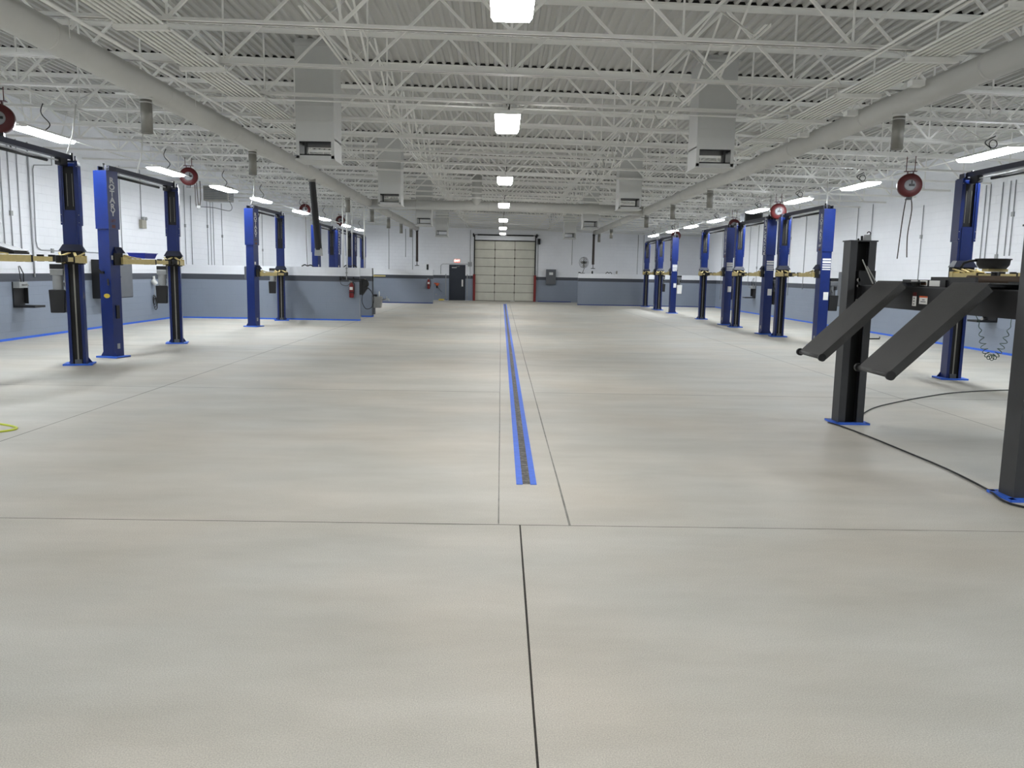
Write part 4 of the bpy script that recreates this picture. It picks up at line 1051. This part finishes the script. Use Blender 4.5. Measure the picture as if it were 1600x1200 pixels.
hr = thing('grease_hose_reel', 'black hose reel with a looping hose at the end of the half-height wall', 'reel', (-4.82, 28.72, 1.2))
MB().box(-0.08, 0.0, -0.1, 0.1, -0.3, 0.2).build('mount', BLACK, hr)
Mx = Matrix.Rotation(math.pi / 2, 4, 'X')
MB().lathe([(0.05, -0.05), (0.15, -0.05), (0.15, -0.04), (0.08, -0.03), (0.08, 0.03), (0.15, 0.04), (0.15, 0.05), (0.05, 0.05)], 24, Matrix.Translation((0.08, 0, 0.08)) @ Mx).build('drum', BLACK, hr)
MB().add([(0.0, -0.06, -0.35), (0.0, 0.06, -0.35), (0.0, -0.06, 0.0), (0.0, 0.06, 0.0), (0.22, -0.06, -0.05), (0.22, 0.06, -0.05)], [(0, 2, 4), (5, 3, 1), (0, 4, 5, 1), (2, 3, 5, 4), (0, 1, 3, 2)]).build('guard', BLACK, hr)
MB().tube(smooth_path([(0.02, 0, -0.2), (0.0, 0, -0.55), (0.13, 0, -0.78), (0.33, 0.0, -0.72), (0.40, 0, -0.45), (0.33, 0, -0.2), (0.2, 0, -0.05)]), 0.012, 8).build('hose', RUBBER, hr)
MB().cyl((0.1, 0, 0.2), (0.1, 0, 0.26), 0.03, 10).build('fitting', DULL, hr)
# air manifold pipework on the nearest half wall
mf = thing('air_manifold', 'dark valve and pipe cluster on the stripe of the nearest left half-height wall', 'pipework', (-5.45, 28.58, 1.45))
MB().cyl((-0.1, 0, 0), (0.75, 0, -0.02), 0.014, 8).cyl((-0.1, 0, -0.06), (-0.1, 0, 0.08), 0.025, 10).cbox((0.0, 0, 0.02), (0.08, 0.06, 0.10)).cyl((0.35, 0, -0.02), (0.35, 0, 0.06), 0.02, 8).build('pipe', BLACK, mf)
MB().cyl((0.12, 0, -0.04), (0.12, 0, 0.42), 0.018, 10).cbox((0.12, 0, 0.2), (0.06, 0.05, 0.05)).cbox((0.12, 0, 0.36), (0.06, 0.05, 0.05)).build('riser', LGREY, mf)
MB().tube(smooth_path([(-0.1, -0.02, -0.06), (-0.05, -0.02, -0.2), (0.15, -0.02, -0.24), (0.3, -0.02, -0.08)]), 0.008, 8).build('hose', HOSED, mf)
for (x, y, nm, r_) in ((-5.47, 28.72, 'left of a pair rising from the nearest half-height wall', 0.022), (-5.33, 28.72, 'right of a pair rising from the nearest half-height wall', 0.022), (-5.62, 31.3, 'thinner one rising from the second half-height wall', 0.015), (-5.16, 31.3, 'stout one at the end of the second half-height wall', 0.028)):
    tag(MB().tube([(x, y, 1.83), (x, y, zc(x))], r_, 10).build('riser_pipe', WHITE_STEEL), 'white vertical pipe, ' + nm, 'pipe')
# steel wash basin on the second half-height wall
wb = thing('steel_tank', 'small stainless tank with arm hanging at the end of the second half-height wall', 'tank', (-4.65, 31.2, 0.35))
MB().taper((0, 0, 0), (0.26, 0.26), (0, 0, 0.42), (0.34, 0.3)).build('tank', STEEL, wb, bevel=0.01)
MB().box(-0.21, -0.1, -0.1, 0.1, -0.25, 0.45).build('mount', GREY, wb)
MB().cyl((0.15, 0, 0.3), (0.42, 0, 0.34), 0.02, 10).cyl((0.34, 0, 0.3), (0.34, 0, 0.45), 0.012, 8).cyl((0.42, 0, 0.25), (0.42, 0, 0.34), 0.02, 8).build('arm', STEEL, wb)
MB().cyl((0.06, 0, 0.42), (0.06, 0, 0.62), 0.02, 10).build('spout', PAPER, wb)
MB().box(-0.17, -0.02, -0.06, 0.06, 0.42, 0.50).build('bracket', BLACK, wb)
# small things on the half wall tops
def lump(x, y, z, w_, h_, m_, name, lab, cat):
    t = thing(name, lab, cat, (x, y, z))
    if name == 'spray_can':
        MB().lathe([(w_ / 2, 0), (w_ / 2, h_ * 0.8), (w_ * 0.3, h_ * 0.88)], 16).build('can', m_, t); MB().lathe([(w_ * 0.28, h_ * 0.88), (w_ * 0.25, h_)], 12).build('cap', BLACK, t)
    else:
        MB().tube(smooth_path([(-w_ / 2, 0, 0.02), (-w_ / 4, 0.03, h_), (0, -0.02, h_ * 0.5), (w_ / 4, 0.02, h_ * 0.9), (w_ / 2, 0, 0.02)]), 0.02, 8).build('coil', m_, t)
lump(-5.7, 31.3, 1.83, 0.5, 0.10, RUBBER, 'coiled_lead', 'black coiled lead on top of the second left half-height wall', 'cable')
lump(-6.7, 28.72, 1.83, 0.4, 0.07, RUBBER, 'coiled_lead', 'black coiled lead on top of the nearest left half-height wall', 'cable')
lump(4.45, 46.82, 1.78, 0.12, 0.07, RUBBER, 'coiled_lead', 'small dark lead at the foot of the cage fan', 'cable')
lump(5.16, 46.75, 1.78, 0.09, 0.16, BLACK, 'spray_can', 'black can just right of the cage fan', 'can')
lump(6.55, 46.75, 1.78, 0.09, 0.18, DULL, 'spray_can', 'silver can further right on the far right half-height wall', 'can')
lump(6.1, 46.75, 1.78, 0.35, 0.1, RUBBER, 'coiled_lead', 'dark lead in the middle of the far right half-height wall top', 'cable')
fn = thing('cage_fan', 'black round cage fan standing on the far right half-height wall', 'fan', (4.72, 46.75, 1.78))
Mf = Matrix.Translation((-0.06, -0.05, 0.62)) @ Matrix.Rotation(0.7, 4, 'Z') @ Matrix.Rotation(math.pi / 2, 4, 'X')
cg = MB()
for rr_, zz in ((0.30, 0), (0.29, 0.08), (0.29, -0.08), (0.2, 0.11), (0.1, 0.125)):
    cg.tube([(rr_ * math.cos(a * math.pi / 16), rr_ * math.sin(a * math.pi / 16), zz) for a in range(32)], 0.008, 6, Mf, closed=True)
for k in range(16):
    a = k * math.pi / 8; cg.tube([(0.3 * math.cos(a), 0.3 * math.sin(a), 0), (0.2 * math.cos(a), 0.2 * math.sin(a), 0.11), (0, 0, 0.125)], 0.004, 5, Mf)
cg.build('cage', BLACK, fn)
bl = MB()
for k in range(4):
    a = k * math.pi / 2; Mb = Mf @ Matrix.Rotation(a, 4, 'Z') @ Matrix.Translation((0.14, 0, 0)) @ Matrix.Rotation(0.4, 4, 'X'); bl.box(-0.11, 0.11, -0.06, 0.06, -0.003, 0.003, Mb)
bl.build('blades', DULL, fn)
MB().cyl((0, 0, -0.12), (0, 0, 0.03), 0.07, 16, Mf).build('motor', BLACK, fn)
MB().tube([(-0.06, 0.0, 0.36), (-0.02, 0, 0.3), (-0.12, 0, 0.03)], 0.014, 8).box(-0.22, 0.0, -0.08, 0.08, 0, 0.03).build('stand', BLACK, fn)

# ------------------------------------------------------------------ far wall: door, roller door, exit sign
# navy steel door
dr = struct(thing('door_1', 'navy steel exit door with silver closer and push plate', 'door', (-2.7, YF, 0)))
for k_ in ('label', 'category'): del dr[k_]
MB().box(-0.45, 0.45, 0.02, 0.07, 0.01, 2.13).build('door_leaf', NAVYDOOR, dr)
MB().box(-0.5, -0.45, -0.02, 0.12, 0, 2.18).box(0.45, 0.5, -0.02, 0.12, 0, 2.18).box(-0.45, 0.45, -0.02, 0.12, 2.13, 2.18).build('door_frame', NAVYDOOR, dr)
MB().box(0.27, 0.36, -0.0, 0.02, 0.86, 1.28).build('push_plate', PAPER, dr)
MB().box(-0.34, -0.04, -0.02, 0.02, 1.98, 2.04).bar((-0.1, -0.03, 2.05), (0.15, -0.03, 2.09), 0.02, 0.015).build('door_closer', STEEL, dr)
# sectional overhead door
od = struct(thing('door_2', 'x', 'door', (0.215, YF, 0)))
for k_ in ('label', 'category'): del od[k_]
W2 = 1.835
h_pts = []
for i in range(7):
    z0 = 0.03 + i * 0.521
    s = MB()
    s.box(-W2, W2, 0.03, 0.08, z0, z0 + 0.512)
    for px in (-W2 / 3, W2 / 3): h_pts.append((px, z0))
    for px in (-W2 + 0.02, -W2 / 3 + 0.02, W2 / 3 + 0.02):
        s.box(px, px + 2 * W2 / 3 - 0.04, 0.022, 0.03, z0 + 0.025, z0 + 0.487)
    s.build('door_section', DOORW, od)
h_ = MB()
for i in range(8):
    z0 = 0.02 + i * 0.521
    h_.box(-W2, W2, 0.016, 0.03, z0 - 0.012, z0 + 0.014)
    if i > 0 and i < 7:
        for px in (-W2 / 3, W2 / 3): h_.box(px - 0.035, px + 0.035, 0.005, 0.03, z0 - 0.05, z0 + 0.05)
for px, z0 in h_pts: h_.box(px - 0.014, px + 0.014, 0.016, 0.03, z0, z0 + 0.5)
h_.build('hinge', mat('dark_door_seam', srgb(105, 100, 92), 0.6), od)
tk = MB(); tk.box(-W2 - 0.07, -W2, -0.06, 0.02, 0.02, 4.0); tk.box(W2, W2 + 0.07, -0.06, 0.02, 0.02, 4.0); tk.box(-W2 - 0.05, W2 + 0.05, -0.03, 0.02, 3.66, 3.72)
tk.build('track', BLACK, od)
sp = MB(); sp.tube([(-W2 - 0.15, -0.12, 4.02), (W2 + 0.2, -0.12, 4.02)], 0.02, 10)
for (a, b) in ((-W2 + 0.15, -0.25), (0.1, W2 - 0.1)):
    N = 40; sp.tube([(a + (b - a) * k / N, -0.12, 4.02) for k in range(N + 1)], [0.035 + 0.012 * (k % 2) for k in range(N + 1)], 12)
for px in (-W2 - 0.1, W2 + 0.1): sp.cyl((px - 0.03, -0.12, 4.02), (px + 0.03, -0.12, 4.02), 0.09, 20)
sp.box(-W2 - 0.13, -W2 - 0.07, -0.14, -0.0, 3.9, 4.1); sp.box(W2 + 0.07, W2 + 0.13, -0.14, -0.0, 3.9, 4.1)
sp.build('torsion_spring', BLACK, od)
MB().box(W2 + 0.16, W2 + 0.32, -0.2, 0, 3.5, 3.85).tube([(W2 + 0.2, -0.06, 3.5), (W2 + 0.2, -0.06, 1.3)], 0.012, 6).build('chain_hoist', BLACK, od)
for sx, nm in ((-1, 'left'), (1, 'right')):
    g = MB(); xx = sx * (W2 + 0.035) + 0.215
    g.box(xx - 0.075, xx + 0.075, YF - 0.14, YF - 0.125, 0, 1.62); g.box(xx - 0.075, xx - 0.065, YF - 0.125, YF - 0.07, 0, 1.62); g.box(xx + 0.065, xx + 0.075, YF - 0.125, YF - 0.07, 0, 1.62)
    tag(g.build('track_guard', RED), 'red steel guard at the foot of the %s roller door track' % nm, 'guard')
t = tag(MB().box(0.6, 0.85, YF - 0.3, YF - 0.15, 0.0, 0.03).build('folded_paper', PAPER), 'folded white paper on the floor in front of the roller door', 'paper')
ex = thing('exit_sign', 'small red lit EXIT sign above the navy door', 'exit sign', (-2.72, YF, 2.29))
MB().box(-0.2, 0.2, -0.05, 0, 0, 0.26).build('case', PAPER, ex)
MB().box(-0.17, 0.17, -0.054, -0.05, 0.035, 0.225).build('face', EXITRED, ex)
text('lettering', 'EXIT', 0.17, EXITLET, ex, facing(0, -1, (0, -0.0545, 0.13)), 0.001)
ps = thing('panel_box', 'dark grey electrical box with white label right of the roller door', 'electrical box', (3.07, YF - 0.004, 1.08))
MB().box(-0.3, 0.3, -0.25, 0, 0, 0.92).build('casing', GREY, ps, bevel=0.01)
MB().box(-0.27, 0.27, -0.262, -0.25, 0.03, 0.89).build('door', GREY, ps)
MB().box(-0.12, 0.12, -0.266, -0.262, 0.58, 0.74).build('label_sheet', PAPER, ps)
t = thing('switch_box', 'small white electrical box between the navy door and the roller door', 'electrical box', (-1.93, YF, 2.1))
MB().box(-0.12, 0.12, -0.08, 0, 0, 0.26).build('case', LGREY, t)
MB().cyl((0.02, -0.03, 0.26), (0.02, -0.03, 2.2), 0.014, 8).cyl((0.02, -0.03, 0), (0.02, -0.03, -0.7), 0.012, 8).build('conduit', LGREY, t)
for sx, x, nm in ((-1, -3.36, 'left'), (1, -2.06, 'right')):
    t = thing('guard_post', 'thin pale upright post just %s of the navy door' % nm, 'post', (x, YF - 0.6, 0))
    MB().cyl((0, 0, 0.01), (0, 0, 1.6), 0.025, 12).build('tube', LGREY, t); MB().box(-0.14, 0.14, -0.12, 0.12, 0, 0.02).build('foot', PAPER, t)
t = thing('yellow_box', 'flat yellow block on the floor left of the navy door', 'block', (-3.62, YF - 0.5, 0))
MB().box(-0.17, 0.17, -0.1, 0.1, 0, 0.09).build('block', YELLOW, t, bevel=0.01)
t = thing('cord_reel', 'small orange and black cord reel on the end wall left of the navy door', 'reel', (-3.95, YF, 0.85))
MB().cyl((-0.05, -0.12, 0.12), (0.1, -0.12, 0.1), 0.09, 16).bar((-0.16, -0.1, 0.18), (0.16, -0.1, 0.14), 0.1, 0.06).build('drum', ORANGE, t)
MB().cyl((0, -0.08, -0.12), (0, -0.08, 0.04), 0.04, 10).bar((0, -0.1, 0.0), (0.3, -0.05, -0.35), 0.015, 0.015).box(-0.04, 0.04, -0.08, 0, -0.05, 0.1).build('bracket', BLACK, t)
t = thing('wall_outlet', 'small round outlet low on the end wall', 'outlet', (-4.0, YF, 0.3))
MB().cyl((0, 0, 0.05), (0, -0.03, 0.05), 0.05, 12).build('plate', LGREY, t)
for i, (x, z0, z1, nm) in enumerate(((-6.9, 1.8, 4.3, 'far left'), (-5.88, 2.6, 4.3, 'short one left of the dark hose'), (-5.45, 1.8, 4.3, 'just left of the dark hose'), (-10.0, 1.8, 4.3, 'behind the far left lifts'), (4.35, 2.3, 4.2, 'left of the cage fan'), (8.4, 1.8, 4.2, 'left of a pair on the right'), (8.75, 1.8, 4.2, 'right of a pair on the right'))):
    tag(MB().tube([(x, YF - 0.02, z0), (x, YF - 0.02, z1)], 0.015, 8).build('wall_conduit', LGREY), 'thin vertical conduit on the end wall, ' + nm, 'conduit')
tag(MB().tube([(-3.72, YF - 0.02, 1.6), (-3.72, YF - 0.02, 2.12), (-3.6, YF - 0.02, 2.22), (-2.05, YF - 0.02, 2.24)], 0.012, 8).build('wall_conduit', LGREY), 'thin conduit running over the navy door to the small white box', 'conduit')
t = thing('wall_speaker', 'small dark speaker at the end of the far left half-height wall', 'speaker', (-4.03, 45.35, 1.83))
MB().box(-0.05, 0.05, -0.06, 0.06, 0, 0.3).build('case', BLACK, t, bevel=0.01)
